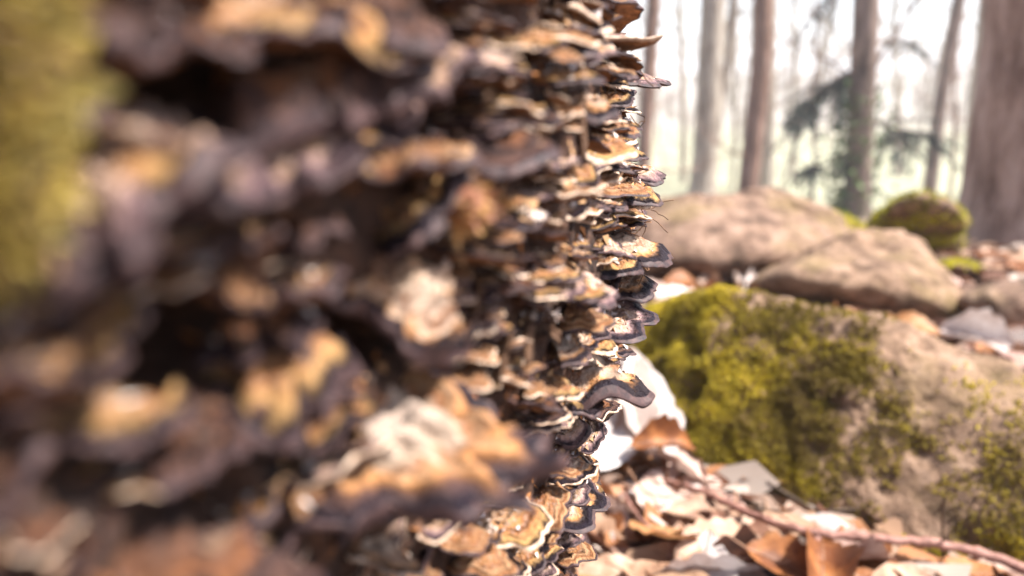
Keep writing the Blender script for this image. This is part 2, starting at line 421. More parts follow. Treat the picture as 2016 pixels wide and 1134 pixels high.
def fungus(phi, zz, size, look, rim, pi, label=None, **kw):
    M = fungus_matrix(phi, zz, size, **kw)
    o = bpy.data.objects.new('bracket_fungus', None); COL.objects.link(o); o.matrix_world = M
    o.empty_display_size = 0.004
    for nm, me in zip(('cap', 'margin', 'pore_surface'), fungus_parts(pi, look, rim)):
        obj(nm, me, o)
    o['category'] = 'fungus'
    if label: o['label'] = label
    CAPS.append((M, pi)); return o

TBVH = BVHTree.FromPolygons([tuple(v) for v in TRUNK_V], [tuple(int(i) for i in f) for f in TRUNK_F])
def trunk_hit(px, py):
    h = TBVH.ray_cast(Vector((0, 0, H)), ray(px, py).normalized())
    if h[0] is None: return None
    p = h[0]; zz = p.z
    return math.atan2(p.y - TCY, p.x - TCX - float(np.interp(zz - H, _oz, _ov))), zz, h[3]
def limb_phi(py):
    """azimuth of the trunk's visible edge at a picture row, and its height"""
    lo, hi = 600, 1700
    while hi - lo > 1:
        m = (lo + hi) // 2
        if trunk_hit(m, py) is None: hi = m
        else: lo = m
    h = trunk_hit(lo - 1, py); return h, lo
placed = []
def free(px, py, wpx):
    for (a, b, c_) in placed:
        m = (c_ + wpx) * 0.5
        if ((a - px) / (m * 0.60)) ** 2 + ((b - py) / (m * 0.34)) ** 2 < 1: return False
    return True
# the ones that stand out, by the picture point where they leave the trunk: (px, py, size, look, rim, tilt, roll, label)
KEY = [
 (720, 830, 0.029, 'banded', 'dark', -0.12, 0.42, 'largest cream bracket fungus with brown bands and dark lip', 0.95),
 (215, 300, 0.018, 'pinkish', 'dark', -0.15, 0.2, 'swollen pinkish bracket fungus beside the moss on the trunk', 1.1),
 (470, 300, 0.017, 'pinkish', 'dark', -0.1, 0.15, 'pink-grey wavy bracket fungus over a dark hollow', 1.1),
 (560, 700, 0.016, 'ochre', 'dark', -0.1, 0.1, 'rusty orange bracket fungus jutting over the lower dark hollow', 1.0),
 (1085, 690, 0.031, 'cream', 'dark', 0.05, -0.08, 'wide pale crumb-strewn bracket fungus jutting above the white leaf', 1.1),
 (1080, 610, 0.027, 'pinkish', 'dark', -0.05, 0.1, 'thick pale double-edged bracket fungus with purple lip', 1.0),
 (1060, 540, 0.027, 'cream', 'dark', -0.1, 0.12, 'tan bracket fungus with violet patches at its lip', 1.0),
 (1090, 470, 0.028, 'cream', 'dark', -0.1, 0.1, 'cream and violet blotched bracket fungus on the trunk edge', 1.0),
 (1170, 130, 0.024, 'pinkish', 'pale', 0.1, -0.05, 'pale ribbed bracket fungus curling down at its tip', 1.0),
 (1180, 180, 0.026, 'pinkish', 'dark', -0.1, 0.05, 'whitish ringed bracket fungus speckled with crumbs', 1.0),
 (1170, 60, 0.026, 'brown', 'dark', 0.15, -0.2, 'dark brown thick bracket fungus with thread at tip', 1.1),
 (1080, 915, 0.024, 'cream', 'dark', -0.1, 0.05, 'cream bracket fungus with black lip above the leaf litter', 1.0),
 (985, 1010, 0.020, 'ochre', 'pale', -0.1, 0.2, 'ochre bracket fungus with thin white rim and black band', 1.0),
 (1050, 790, 0.016, 'pinkish', 'dark', -0.1, 0.3, 'small white pointed bracket fungus with black stains', 1.0),
 (960, 260, 0.022, 'dark', 'dark', -0.1, 0.1, 'long blackish bracket fungus with violet sheen on top', 1.1),
 (1160, 350, 0.026, 'pinkish', 'dark', -0.1, 0.1, 'grey-white crusted bracket fungus with flared round lip', 1.0),
]
REFS = []
def above_beside(p, refs):
    """where a thing is in relation to the nearest thing that stands out"""
    d, nm, q = min(((p - q).length, nm, q) for nm, q in refs)
    dz = p.z - q.z
    return ('above' if dz > 0.009 else 'below' if dz < -0.009 else 'level with'), nm
SHORT = ['the largest cream fungus', 'the swollen pinkish fungus', 'the wavy pink-grey fungus', 'the rusty orange jutting fungus', 'the wide crumb-strewn fungus', 'the double-edged fungus',
         'the violet-lipped tan fungus', 'the violet-blotched cream fungus', 'the ribbed curling fungus', 'the whitish ringed fungus', 'the thick threaded brown fungus', 'the black-lipped cream fungus', 'the white-rimmed ochre fungus', 'the white pointed fungus', 'the long blackish fungus', 'the crusted grey-white fungus']
for kk, (px, py, size, look, rim, tilt, roll, label, sx) in enumerate(KEY):
    hl, lx = limb_phi(py)
    h = trunk_hit(px, py)
    if px > 1040: h = (hl[0] - (0.075 if py > 640 else 0.04 if py > 400 else 0.02), hl[1] + (0.010 if py > 640 else 0.004))
    o = fungus(h[0], h[1], size, look, rim, 26 + kk % 4 if size > 0.029 else random.randrange(30, 46) if px > 940 else random.randrange(26), label, tilt=tilt, roll=roll, yaw=0.55 if kk == 0 else 0, out=-0.002, sx=sx, sy=1.25 if kk == 0 else 1)
    REFS.append((SHORT[kk], o.matrix_world.translation.copy()))
    c_ = o.matrix_world @ Vector((0, 0.008, 0)); a, b, dz = project(c_); placed.append((a, b, (1.5 if kk == 0 else 0.75) * size / dz * FPX))
# tiers of ordinary ones over the visible arc
def in_hollow(px, py): return any(math.hypot(px - a, (py - b) * 1.3) < c * 0.95 for a, b, c in HOLLOWS)
r_ = random.Random(5)
def ordinary(phi, zz, size, px, py, calm=1.0):
    look = r_.choices(['cream', 'ochre', 'brown', 'dark', 'pinkish'], [0.1, 2.6, 3.2, 5.5, 0.4] if px < 720 else [1.0, 3.0, 3.0, 3.0, 1.0] if px < 900 else [3.4, 3.2, 2.2, 0.9, 3.0])[0]  # near-left shade put into the colour: darker cap looks towards the left
    if py > 900 and px > 930: look = r_.choice(['ochre', 'brown', 'ochre', 'cream'])
    rim = r_.choice(['pale', 'dark', 'dark']) if px > 860 else 'dark'
    flat = 0.85 if py < 730 else 0.6
    o = fungus(phi, zz, size, look, rim, r_.randrange(30, 46) if px > 860 else r_.randrange(26), tilt=r_.gauss(-0.10, 0.25 * calm), roll=r_.gauss(0, 0.28 * calm), yaw=r_.gauss(0, 0.3), out=r_.uniform(-0.003, 0.001), sx=r_.uniform(0.9, 1.25), sy=r_.uniform(0.8, 1.2) * flat, sz=r_.uniform(0.8, 1.3))
    w1, nm = above_beside(o.matrix_world.translation, REFS)
    sz = 'tiny' if size < 0.0075 else 'small' if size < 0.012 else ('broad' if size > 0.018 else 'mid-sized')
    o['label'] = f'{sz} {LOOKWORD[look]} {rim}-rimmed bracket fungus {w1} {nm}'
    o['group'] = f'{sz} {LOOKWORD[look]} fungi {w1} {nm}'
nf = len(KEY)
for py in range(-30, 1170, 14):                    # along the trunk's edge
    (phi, zz, _), lx = limb_phi(py)
    if r_.random() < 0.12: continue
    size = r_.choice([0.010, 0.012, 0.015, 0.018, 0.021]); ordinary(phi + r_.uniform(-0.035, 0.025), zz, size, lx, py, 0.35); nf += 1
    placed.append((lx + 10, py, size / 0.24 * FPX * 0.45))
for py in range(-20, 1170, 30):                    # second rank, just this side of the edge
    (phi, zz, _), lx = limb_phi(py)
    for du in (0.05, 0.085):
        if r_.random() < 0.2: continue
        size = r_.choice([0.011, 0.013, 0.016, 0.020]); ph_ = phi - du + r_.uniform(-0.014, 0.014); z_ = zz + r_.uniform(-0.003, 0.003) + 0.002
        ordinary(ph_, z_, size, lx - 60, py, 0.4); nf += 1
        a, b, dz = project(trunk_pt(ph_, z_, 0.006)); placed.append((a, b, size / dz * FPX * 0.5))
tries = 0; LIMIT = 300
while nf < LIMIT and tries < 40000:
    tries += 1
    px, py = r_.uniform(-90, 1290), r_.uniform(-60, 1190)
    h = trunk_hit(px, py)
    if h is None or in_hollow(px, py): continue
    wpx = r_.choice([55, 65, 80, 95, 120, 140]) if px > 850 else r_.choice([140, 170, 210, 260, 310])
    if tries > 6000: wpx *= 0.75
    if px < 130 and py < 600 and r_.random() < 0.75: continue
    if not free(px, py, wpx): continue
    placed.append((px, py, wpx)); dz = h[2] * 0.95
    ordinary(h[0], h[1], min(wpx / FPX * dz * (1.5 if px > 860 else 1.25), 0.028), px, py, 0.5 if px > 860 else 1.0); nf += 1
print('fungi', nf, 'tries', tries)
# the many smaller ones in the gaps, past the three hundred that show largest
SM = [fungus_mesh(700 + i, 0.02, 0.02 * random.uniform(0.5, 0.75), 0.0026, 26, 8, droop=random.uniform(-0.1, 0.3), wave=0.15) for i in range(8)]
SMAT = list(FUNGI.values())[:5] + [M_rim_pale, M_rim_dark, M_pore]
Vs, Fs, Rs, Ms, off = [], [], [], [], 0
for k in range(420):
    px, py = (r_.uniform(880, 1290) if k % 6 else r_.uniform(-60, 900)), r_.uniform(-40, 1180)
    h = trunk_hit(px, py)
    if h is None or in_hollow(px, py) or (px < 150 and py < 560) or (690 < px < 1010 and 780 < py < 1040): continue
    size = r_.uniform(35, 95) / FPX * h[2] * (1.3 if px > 880 else 1.8); lk = r_.choices([0, 1, 2, 3, 4], [2, 3, 3, 2, 2])[0]
    M = fungus_matrix(h[0], h[1], size, tilt=r_.gauss(-0.08, 0.14), roll=r_.gauss(0, 0.15), yaw=r_.gauss(0, 0.4), out=r_.uniform(-0.001, 0.003), sz=r_.uniform(0.8, 1.4))
    for prt, mi in zip(SM[k % 8], (lk, 5 + (r_.random() < 0.6), 7)):
        v = prt[0] @ np.array(M.to_3x3()).T + np.array(M.translation)
        Vs.append(v); Fs.append(prt[1] + off); Rs.append(prt[2]); Ms.append(np.full(len(prt[1]), mi)); off += len(v)
me = fast_mesh('small_fungi', np.vstack(Vs), np.vstack(Fs), SMAT, attrs={'rho': np.concatenate(Rs)}); me.polygons.foreach_set('material_index', np.concatenate(Ms).astype(np.int32))
under_trunk(obj('small_fungi', me, trunk, kind='stuff'))
# fungi round the rest of the trunk, beyond the picture: one mass
Vs, Fs, Rs, off = [], [], [], 0
LOW = [fungus_mesh(900 + i, 0.02, 0.014, 0.0045, 14, 5, droop=0.1) for i in range(4)]
Ms = []
for k in range(2600):
    phi = PHI0 + r_.uniform(0.9, 2 * math.pi - 0.6) if k % 4 == 0 else PHI0 + r_.uniform(-0.7, 1.1)
    zz = r_.uniform(0.03, 0.75) if k % 4 else r_.uniform(0.03, 1.2)
    p = trunk_pt(phi, zz, 0.012); px, py, dz = project(p)
    if dz > 0 and -200 < px < 1500 and -200 < py < 1300 and phi < PHI0 + 0.6: continue
    if (p - Vector((0, 0, H))).length < 0.075: continue
    M = fungus_matrix(phi, zz, r_.uniform(0.012, 0.03), tilt=r_.gauss(-0.1, 0.2), roll=r_.gauss(0, 0.2), out=-0.002)
    lk = r_.choices([0, 1, 2, 3, 4], [2, 3, 3, 2, 2])[0]
    for prt, mi in zip(LOW[k % 4], (lk, 6, 7)):
        v = prt[0] @ np.array(M.to_3x3()).T + np.array(M.translation)
        Vs.append(v); Fs.append(prt[1] + off); Rs.append(prt[2]); Ms.append(np.full(len(prt[1]), mi)); off += len(v)
me = fast_mesh('outlying_fungi', np.vstack(Vs), np.vstack(Fs), SMAT, attrs={'rho': np.concatenate(Rs)}); me.polygons.foreach_set('material_index', np.concatenate(Ms).astype(np.int32))
under_trunk(obj('outlying_fungi', me, trunk, kind='stuff'))

# crumbs and dust caught on the caps, bark chips and fibres on the trunk
def crumbs(points, sizes, cols, seed):
    r = np.random.default_rng(seed); n = len(points)
    T = np.array([[1, 1, 1], [-1, -1, 1], [-1, 1, -1], [1, -1, -1]], float)
    sc = sizes[:, None, None] * (0.4 + 1.2 * r.random((n, 4, 1)))
    V = points[:, None, :] + (T[None] + r.normal(0, 0.5, (n, 4, 3))) * sc * 0.5
    F = np.array([[0, 1, 2], [0, 3, 1], [0, 2, 3], [1, 3, 2]])[None] + 4 * np.arange(n)[:, None, None]
    return V.reshape(-1, 3), F.reshape(-1, 3), np.repeat(cols, 4, 0)
pts, szs, cls = [], [], []
pal = np.array([(0.5, 0.4, 0.34), (0.22, 0.13, 0.08), (0.06, 0.035, 0.025), (0.6, 0.52, 0.48), (0.35, 0.2, 0.1)])
for ci_, (M, pi) in enumerate(CAPS):
    if ci_ == 0: continue
    cap = PROTO[pi]['geo'][0]; m = rng.integers(12, 70) if (M.translation - Vector((0, 0, H))).length > 0.12 else rng.integers(2, 14); 
    if rng.random() < 0.25: m *= 2
    idx = rng.choice(np.nonzero(cap[2] < 0.86)[0], m)
    v = cap[0][idx] @ np.array(M.to_3x3()).T + np.array(M.translation)
    pts.append(v + [0, 0, 0.0001]); szs.append(rng.gamma(2.0, 0.00022, m) + 0.00015); cls.append(pal[rng.integers(0, 5, m)] * rng.uniform(0.7, 1.1, (m, 1)))
sel = TRUNK_V[rng.choice(np.nonzero((np.abs(zf - 0.22) < 0.16) & (np.abs(pf - PHI0 - 0.25) < 0.36))[0], 9000)]
pts.append(sel); szs.append(rng.gamma(2.0, 0.00035, 9000) + 0.0002); cls.append(np.array([(0.30, 0.12, 0.04), (0.10, 0.05, 0.03), (0.42, 0.24, 0.12), (0.03, 0.018, 0.014)])[rng.integers(0, 4, 9000)])
V, F, C = crumbs(np.vstack(pts), np.concatenate(szs), np.vstack(cls), 3)
under_trunk(obj('debris_crumbs', fast_mesh('debris_crumbs', V, F, M_crumb, False, {'col': C}), trunk, kind='stuff'))
# bark flakes standing off the trunk between the fungi
def flake_mesh(seed):
    r = np.random.default_rng(seed); n = 7
    u, v_ = np.meshgrid(np.linspace(-1, 1, n), np.linspace(-1, 1, n + 3))
    G = np.c_[u.ravel(), v_.ravel(), np.full(u.size, seed)]
    x = u.ravel() * 0.5 * (1 + 0.7 * fbm(G, 1.9, 3, seed)) ; zc = v_.ravel() * (1 + 0.6 * fbm(G, 1.9, 3, seed + 4))
    y = 0.10 * fbm(G, 1.4, 3, seed + 8) + 0.10 * u.ravel() ** 2
    Vt = np.c_[x, y + 0.06, zc]; Vb = np.c_[x * 0.94, y - 0.10, zc * 0.94]; m = n + 3
    a = (np.arange(m - 1)[:, None] * n + np.arange(n - 1)[None, :]).ravel(); f = np.c_[a, a + 1, a + n + 1, a + n]
    N = n * m; rim = list(range(n)) + [n * k + n - 1 for k in range(1, m)] + [n * (m - 1) + k for k in range(n - 2, -1, -1)] + [n * k for k in range(m - 2, 0, -1)]
    rim = np.array(rim); rn = np.roll(rim, -1)
    return fast_mesh('bark_flake', np.vstack([Vt, Vb]), np.vstack([f[:, ::-1], f + N, np.c_[rim, rn, rn + N, rim + N]]), M_flake)
FL = [flake_mesh(50 + i) for i in range(8)]
for k in range(150):
    phi = PHI0 + r_.uniform(0.0, 0.52); zz = r_.uniform(0.09, 0.345)
    p = trunk_pt(phi, zz, 0.003)
    px, py, dz = project(p)
    if not (-60 < px < 1330 and -60 < py < 1200): continue
    o = obj('bark_flake', FL[k % 8], trunk)
    nrm = Vector((math.cos(phi), math.sin(phi), 0)); up = Vector((0, 0, 1)); tx = nrm.cross(up)
    B = Matrix((tx, nrm, up)).transposed().to_4x4(); sc = r_.uniform(0.35, 0.9) * (0.0045 if dz > 0.12 else 0.004)
    o.matrix_local = Matrix.Translation(p - Vector((TCX, TCY, 0))) @ B @ Matrix.Rotation(r_.gauss(0, 0.9), 4, 'Y') @ Matrix.Rotation(r_.gauss(0, 0.35), 4, 'X') @ Matrix.Diagonal((sc * r_.uniform(0.6, 1.4), sc, sc * r_.uniform(0.7, 1.6), 1))

# ------------------------------------------------------------------ moss helper (tiny curved leafy shoots)
def moss(points, normals, L, cols, seed, wid=0.22, spread=0.7):
    r = np.random.default_rng(seed); n = len(points)
    d = normals + r.normal(0, spread, (n, 3)); d /= np.linalg.norm(d, axis=1)[:, None]
    q = np.cross(d, r.normal(0, 1, (n, 3))); q /= np.linalg.norm(q, axis=1)[:, None]
    l = (L * (0.5 + r.random(n)))[:, None] if np.ndim(L) == 0 else L[:, None]
    bend = np.cross(d, q) * l * 0.35
    a = points - q * l * wid; b = points + q * l * wid; c = points + d * l * 0.55 + q * l * wid * 1.1 + bend * 0.4; e = points + d * l * 0.55 - q * l * wid * 1.1 + bend * 0.4; t = points + d * l + bend
    V = np.stack([a, b, c, e, t], 1).reshape(-1, 3); k = 5 * np.arange(n)
    F = np.vstack([np.c_[k, k + 1, k + 2], np.c_[k, k + 2, k + 3], np.c_[k + 3, k + 2, k + 4]])
    return V, F, np.repeat(cols, 5, 0)
MOSSPAL = np.array([(0.30, 0.27, 0.03), (0.20, 0.20, 0.03), (0.40, 0.36, 0.04), (0.13, 0.12, 0.025), (0.24, 0.17, 0.05)])
# moss on the near side of the trunk
pts, nr_ = [], []
for k in range(5200):
    px = abs(r_.gauss(0, 40)) - 100; py = r_.uniform(-80, 480)
    if px > 150 - 0.1 * py + 40 * math.sin(py / 60): continue
    h = trunk_hit(px, py)
    if h is None: continue
    p = trunk_pt(h[0], h[1], 0.004); pts.append(p); nr_.append((math.cos(h[0]), math.sin(h[0]), 0.3))
for (cx_, cy_, rad, m) in [(860, 400, 40, 330)]:
    for k in range(m):
        h = trunk_hit(cx_ + r_.gauss(0, rad * 0.6), cy_ + r_.gauss(0, rad * 0.4))
        if h: pts.append(trunk_pt(h[0], h[1], 0.004)); nr_.append((math.cos(h[0]), math.sin(h[0]), 0.3))
pts = np.array(pts); nr_ = np.array(nr_)
ntuft = 330
V, F, C = moss(pts, nr_, 0.003, MOSSPAL[rng.integers(0, 5, len(pts))] * [1.15, 0.95, 2.0] + [0.06, 0.045, 0.02], 8)
C[-5 * ntuft:] = C[-5 * ntuft:] * [1.0, 0.75, 1.0] + [0.16, 0.10, 0.05]
under_trunk(obj('moss', fast_mesh('moss', V, F, M_moss, False, {'col': C}), trunk, kind='stuff'))

# fine fibres and spider threads at the trunk edge
mb = MB()
for k in range(46):
    py = r_.choice([r_.uniform(380, 560), r_.uniform(20, 1000)]); (phi, zz, _), lx = limb_phi(py)
    a = trunk_pt(phi - r_.uniform(-0.02, 0.05), zz, r_.uniform(0.001, 0.010)); q = [a]
    dr = Vector((r_.uniform(0, 1), r_.uniform(-0.5, 0.5), r_.uniform(-1, 0.6))).normalized()
    for j in range(4):
        q.append(q[-1] + dr * r_.uniform(0.001, 0.0028)); dr = (dr + Vector((r_.gauss(0, 0.6), r_.gauss(0, 0.6), r_.gauss(0, 0.6)))).normalized()
    V, F = tube(q, [0.00014] * 5, 4); mb.add(V, F)
under_trunk(obj('hanging_fibres', mesh('hanging_fibres', mb.V, mb.F, M_flake), trunk, kind='stuff'))

# ------------------------------------------------------------------ boulders
def boulder(name, label, hull, mat, sub=6, amp=0.012, scale=16, smooth=10, seed=1, fine=0.003):
    bm = bmesh.new()
    for p in hull: bm.verts.new(p)
    bmesh.ops.convex_hull(bm, input=bm.verts)
    bv = BVHTree.FromBMesh(bm); bm.free()
    c = sum((Vector(p) for p in hull), Vector()) / len(hull)
    b2 = bmesh.new(); bmesh.ops.create_icosphere(b2, subdivisions=sub, radius=1.0)
    b2.verts.ensure_lookup_table(); D = [v.co.normalized() for v in b2.verts]; r = np.zeros(len(D))
    for i, d in enumerate(D):
        h = bv.ray_cast(c + d * 5, -d); r[i] = (h[0] - c).length if h[0] else 0.05
    E = np.array([(e.verts[0].index, e.verts[1].index) for e in b2.edges])
    F = np.array([[v.index for v in f.verts] for f in b2.faces]); b2.free()
    deg = np.bincount(E.ravel(), minlength=len(r))
    for _ in range(smooth):
        acc = np.bincount(E[:, 0], r[E[:, 1]], len(r)) + np.bincount(E[:, 1], r[E[:, 0]], len(r)); r = 0.35 * r + 0.65 * acc / deg
    D = np.array(D); V = np.array(c) + D * r[:, None]
    bumpy = amp * fbm(V, scale, 5, seed) + fine * fbm(V, scale * 6, 4, seed + 5) - amp * 0.9 * np.clip(fbm(V, scale * 0.9, 3, seed + 11) - 0.35, 0, 1) * 3
    crack = np.clip(1 - np.abs(fbm(V, scale * 0.55, 3, seed + 31)) * 11, 0, 1) * np.clip(fbm(V, scale * 0.7, 2, seed + 37) + 0.15, 0, 1)
    bumpy -= 0.9 * amp * crack
    V = V + D * bumpy[:, None]
    o = obj(name, fast_mesh(name, V - np.array(c), F, mat), loc=c, label=label, cat='boulder')
    # face normals for scattering
    A, B, C_ = V[F[:, 0]], V[F[:, 1]], V[F[:, 2]]; N = np.cross(B - A, C_ - A); ar = np.linalg.norm(N, axis=1); N /= ar[:, None]
    return o, V, F, N, ar, c
def stone_mat(name, dark, mid, light, scale=26, mossy=0.0):
    s = NT(name); v, _ = s.coords(False)
    n = s.noise(v, scale, 7, 0.65); n2 = s.noise(v, scale * 7, 5, 0.6); n3 = s.noise(v, scale * 0.35, 4)
    c = s.ramp(n, [(0.32, dark), (0.52, mid), (0.70, light)])
    c = s.mix(s.ramp(n2, [(0.56, 0), (0.7, 0.7)]), c, dark)
    c = s.mix(s.ramp(n3, [(0.5, 0), (0.68, 0.45)]), c, (0.20, 0.14, 0.05))
    return s.done(c, 0.9, s.bump(s.math('ADD', n, s.math('MULTIPLY', n2, 0.6)), 0.9, 0.006))
M_stone = stone_mat('boulder_stone', (0.05, 0.027, 0.016), (0.23, 0.14, 0.088), (0.36, 0.24, 0.165), 46)
M_stone2 = stone_mat('boulder_stone_pale', (0.05, 0.028, 0.018), (0.20, 0.122, 0.083), (0.31, 0.205, 0.15), 30)
def pz(px, py, z): return at_z(px, py, z)
# the big mossy boulder
A = pz(1425, 560, 0.135); B_ = pz(1600, 588, 0.135); Cc = pz(1800, 655, 0.118); Dd = pz(2200, 790, 0.095)
hull = [A, B_, Cc, Dd,
        pz(1345, 690, 0.085), pz(1290, 590, 0.09), pz(1215, 640, 0.07), pz(1230, 860, 0.01), pz(1375, 940, 0.0),
        pz(1600, 740, 0.088), pz(1900, 850, 0.078), pz(2250, 985, 0.068),
        pz(1440, 1010, -0.01), pz(1700, 1125, -0.01), pz(2050, 1190, -0.01), pz(2400, 1230, -0.01),
        A + Vector((0.02, 0.1, -0.10)), B_ + Vector((0, 0.09, -0.11)), Cc + Vector((0, 0.06, -0.11)), Dd + Vector((0.1, 0.1, -0.10)),
        pz(1215, 640, 0.07) + Vector((-0.02, 0.06, -0.08))]
big, BV, BF, BN, BA, BC = boulder('mossy_boulder', 'big brown boulder with yellow-green moss over its front and left', hull, M_stone, 7, 0.014, 15, 16, 3, 0.005)
cen = BV[BF].mean(1)
mask = fbm(cen, 11, 4, 55) + 0.5 * fbm(cen, 40, 3, 60)
pj = np.array([project(p)[:2] for p in cen])
# moss grows on the damp front and left flanks and along the crest
left = cen[:, 0] - np.interp(cen[:, 2], [0, 0.14], [0.36, 0.22])
dens = np.clip(0.52 - left * 1.5, 0.0, 0.62) + mask * 1.25 - np.clip(BN[:, 2] - 0.75, 0, 1) * 1.6 * (cen[:, 0] > 0.27) 
dens = dens - np.clip((cen[:, 0] - 0.27) * 2.2, 0, 0.6) * (BN[:, 2] < 0.8)
dens = np.clip(dens, 0, 1) * (BN[:, 1] < 0.75)
pr = BA * dens; pr /= pr.sum()
nm = 160000
idx = rng.choice(len(BF), nm, p=pr); wts = rng.dirichlet((1, 1, 1), nm)
mp = (BV[BF[idx]] * wts[:, :, None]).sum(1)
tone = np.clip(0.5 + 0.9 * fbm(mp, 22, 3, 71) + 0.25 * rng.normal(size=nm) * 0.6, 0, 1)[:, None]
mc = (np.array([(0.16, 0.115, 0.028)]) * (1 - tone) + np.array([(0.66, 0.52, 0.05)]) * tone)
br = (fbm(mp, 12, 4, 88) > 0.08)[:, None]; mc = np.where(br, mc * [0.5, 0.5, 0.5] + [0.07, 0.045, 0.02], mc)
V, F, C = moss(mp, BN[idx], 0.0027, mc, 12, 0.2, 0.75)
obj('moss', fast_mesh('moss', V - np.array(BC), F, M_moss, False, {'col': C}), big, kind='stuff')

def simple_boulder(name, label, top, base, depth, mat, seed, moss_n=0, moss_f=None, amp=0.016, scale=14, belly=()):
    """top: silhouette points (px,py,z); base: ground-line points (px,py); depth: how far it reaches behind"""
    T = [pz(*t) for t in top]; Bs = [at_z(px, py, -0.03) for px, py in base]
    T2 = [pz(*t) for t in belly]
    Hl = T + T2 + Bs + [Vector((t.x * 1.02, t.y + depth, t.z * 0.6 - 0.02)) for t in T] + [Vector((b.x, b.y + depth * 1.8, -0.06)) for b in Bs]
    o, V, F, N, ar, c = boulder(name, label, Hl, mat, 6, amp, scale, 9, seed, 0.005)
    if moss_n:
        cen = V[F].mean(1); pr = ar * np.clip(moss_f(cen, N), 0, 1); pr /= pr.sum()
        idx = rng.choice(len(F), moss_n, p=pr); mp = V[F[idx]].mean(1) + rng.normal(0, 0.002, (moss_n, 3))
        tone = np.clip(0.5 + fbm(mp, 20, 3, seed) + 0.2 * rng.normal(size=moss_n), 0, 1)[:, None]
        mc = np.array([(0.12, 0.11, 0.018)]) * (1 - tone) + np.array([(0.60, 0.54, 0.04)]) * tone
        Vm, Fm, C = moss(mp, N[idx], 0.006, mc, seed + 2)
        obj('moss', fast_mesh('moss', Vm - np.array(c), Fm, M_moss, False, {'col': C}), o, kind='stuff')
    return o
simple_boulder('boulder', 'broad smooth brown boulder behind the fungus trunk, moss on its far end',
    [(1240, 395, 0.11), (1380, 374, 0.135), (1530, 370, 0.135), (1630, 405, 0.11), (1710, 445, 0.07)],
    [(1230, 565), (1400, 575), (1560, 555), (1720, 530)], 0.2, M_stone2, 21, 2500,
    lambda c, n: (c[:, 0] > 0.56) * (n[:, 2] > 0.4) * 1.0, belly=[(1260, 510, 0.055), (1400, 520, 0.055), (1560, 515, 0.05), (1670, 500, 0.045)])
simple_boulder('boulder', 'hump-shaped tan boulder wedged between the mossy and the broad boulder',
    [(1490, 550, 0.055), (1570, 508, 0.08), (1640, 478, 0.092), (1710, 452, 0.10), (1775, 448, 0.10), (1825, 480, 0.088), (1870, 530, 0.065), (1905, 590, 0.04)],
    [(1480, 600), (1620, 640), (1750, 665), (1900, 680)], 0.12, M_stone, 33, belly=[(1540, 560, 0.05), (1640, 560, 0.065), (1750, 560, 0.07), (1850, 590, 0.05)])
simple_boulder('boulder', 'low pale grey-pink boulder beside the curled white leaf',
    [(1905, 590, 0.055), (1960, 555, 0.07), (2060, 545, 0.075), (2150, 580, 0.06)],
    [(1900, 640), (1960, 690), (2060, 720), (2150, 700)], 0.12, M_stone2, 41)
simple_boulder('mossy_stone', 'rounded upright stone capped in dark green moss by the thick tree',
    [(1755, 420, 0.10), (1785, 370, 0.15), (1835, 352, 0.165), (1885, 365, 0.155), (1908, 410, 0.11)],
    [(1750, 500), (1800, 512), (1850, 512), (1905, 500)], 0.12, M_stone, 47, 9000,
    lambda c, n: 0.9 + 0 * c[:, 0] - 0.8 * (fbm(c, 18, 2, 5) > 0.25))
simple_boulder('mossy_stone', 'small flat stone with bright moss at the thick tree foot',
    [(1850, 520, 0.035), (1890, 512, 0.04), (1940, 525, 0.035)], [(1845, 545), (1900, 552), (1950, 545)], 0.06, M_stone, 53, 2500,
    lambda c, n: (n[:, 2] > 0.2) * 1.0, 0.004)

# ------------------------------------------------------------------ fallen leaves
def leaf_geo(seed, L=0.07, W=0.036, curl=0.3, fold=0.25):
    r = np.random.default_rng(seed); nu, nv = 16, 8
    u = np.linspace(0, 1, nu); prof = np.sin(np.pi * u ** 0.85) ** 0.8
    UU, VV = np.meshgrid(u, np.linspace(-1, 1, nv), indexing='ij')
    ragged = 1 + 0.07 * np.sin(UU * 60 + r.uniform(0, 6)) * (np.abs(VV) > 0.9) + 0.12 * fbm(np.c_[UU.ravel() * 4, VV.ravel() * 0.6, np.full(UU.size, seed)], 1, 2, seed).reshape(UU.shape)
    x = (UU - 0.5) * L; y = VV * W / 2 * prof[:, None] * ragged
    z = fold * np.abs(y) + curl * L * 0.9 * (UU - 0.5) ** 2 * r.choice([1, 1, -0.7]) + r.uniform(-0.3, 0.5) * curl * y * y / W * 6
    z += L * 0.05 * fbm(np.c_[x.ravel() * 60, y.ravel() * 60, np.full(UU.size, seed)], 1, 3, seed + 3).reshape(UU.shape)
    z += 0.0012 * np.sin((UU * 10 + np.abs(VV) * 2.4) * 2 * np.pi) * (0.2 + np.abs(VV)) * 0.6
    V = np.c_[x.ravel(), y.ravel(), z.ravel()]
    a = (np.arange(nu - 1)[:, None] * nv + np.arange(nv - 1)[None, :]).ravel(); F = np.c_[a, a + nv, a + nv + 1, a + 1]
    zc = (z[:, nv // 2] + z[:, nv // 2 - 1]) / 2
    rib = [(x[i, 0], 0, zc[i] + 0.0003) for i in range(nu)]
    rib = [(-0.5 * L - 0.012, r.uniform(-0.003, 0.003), zc[0] + 0.003)] + rib
    return V, F, rib
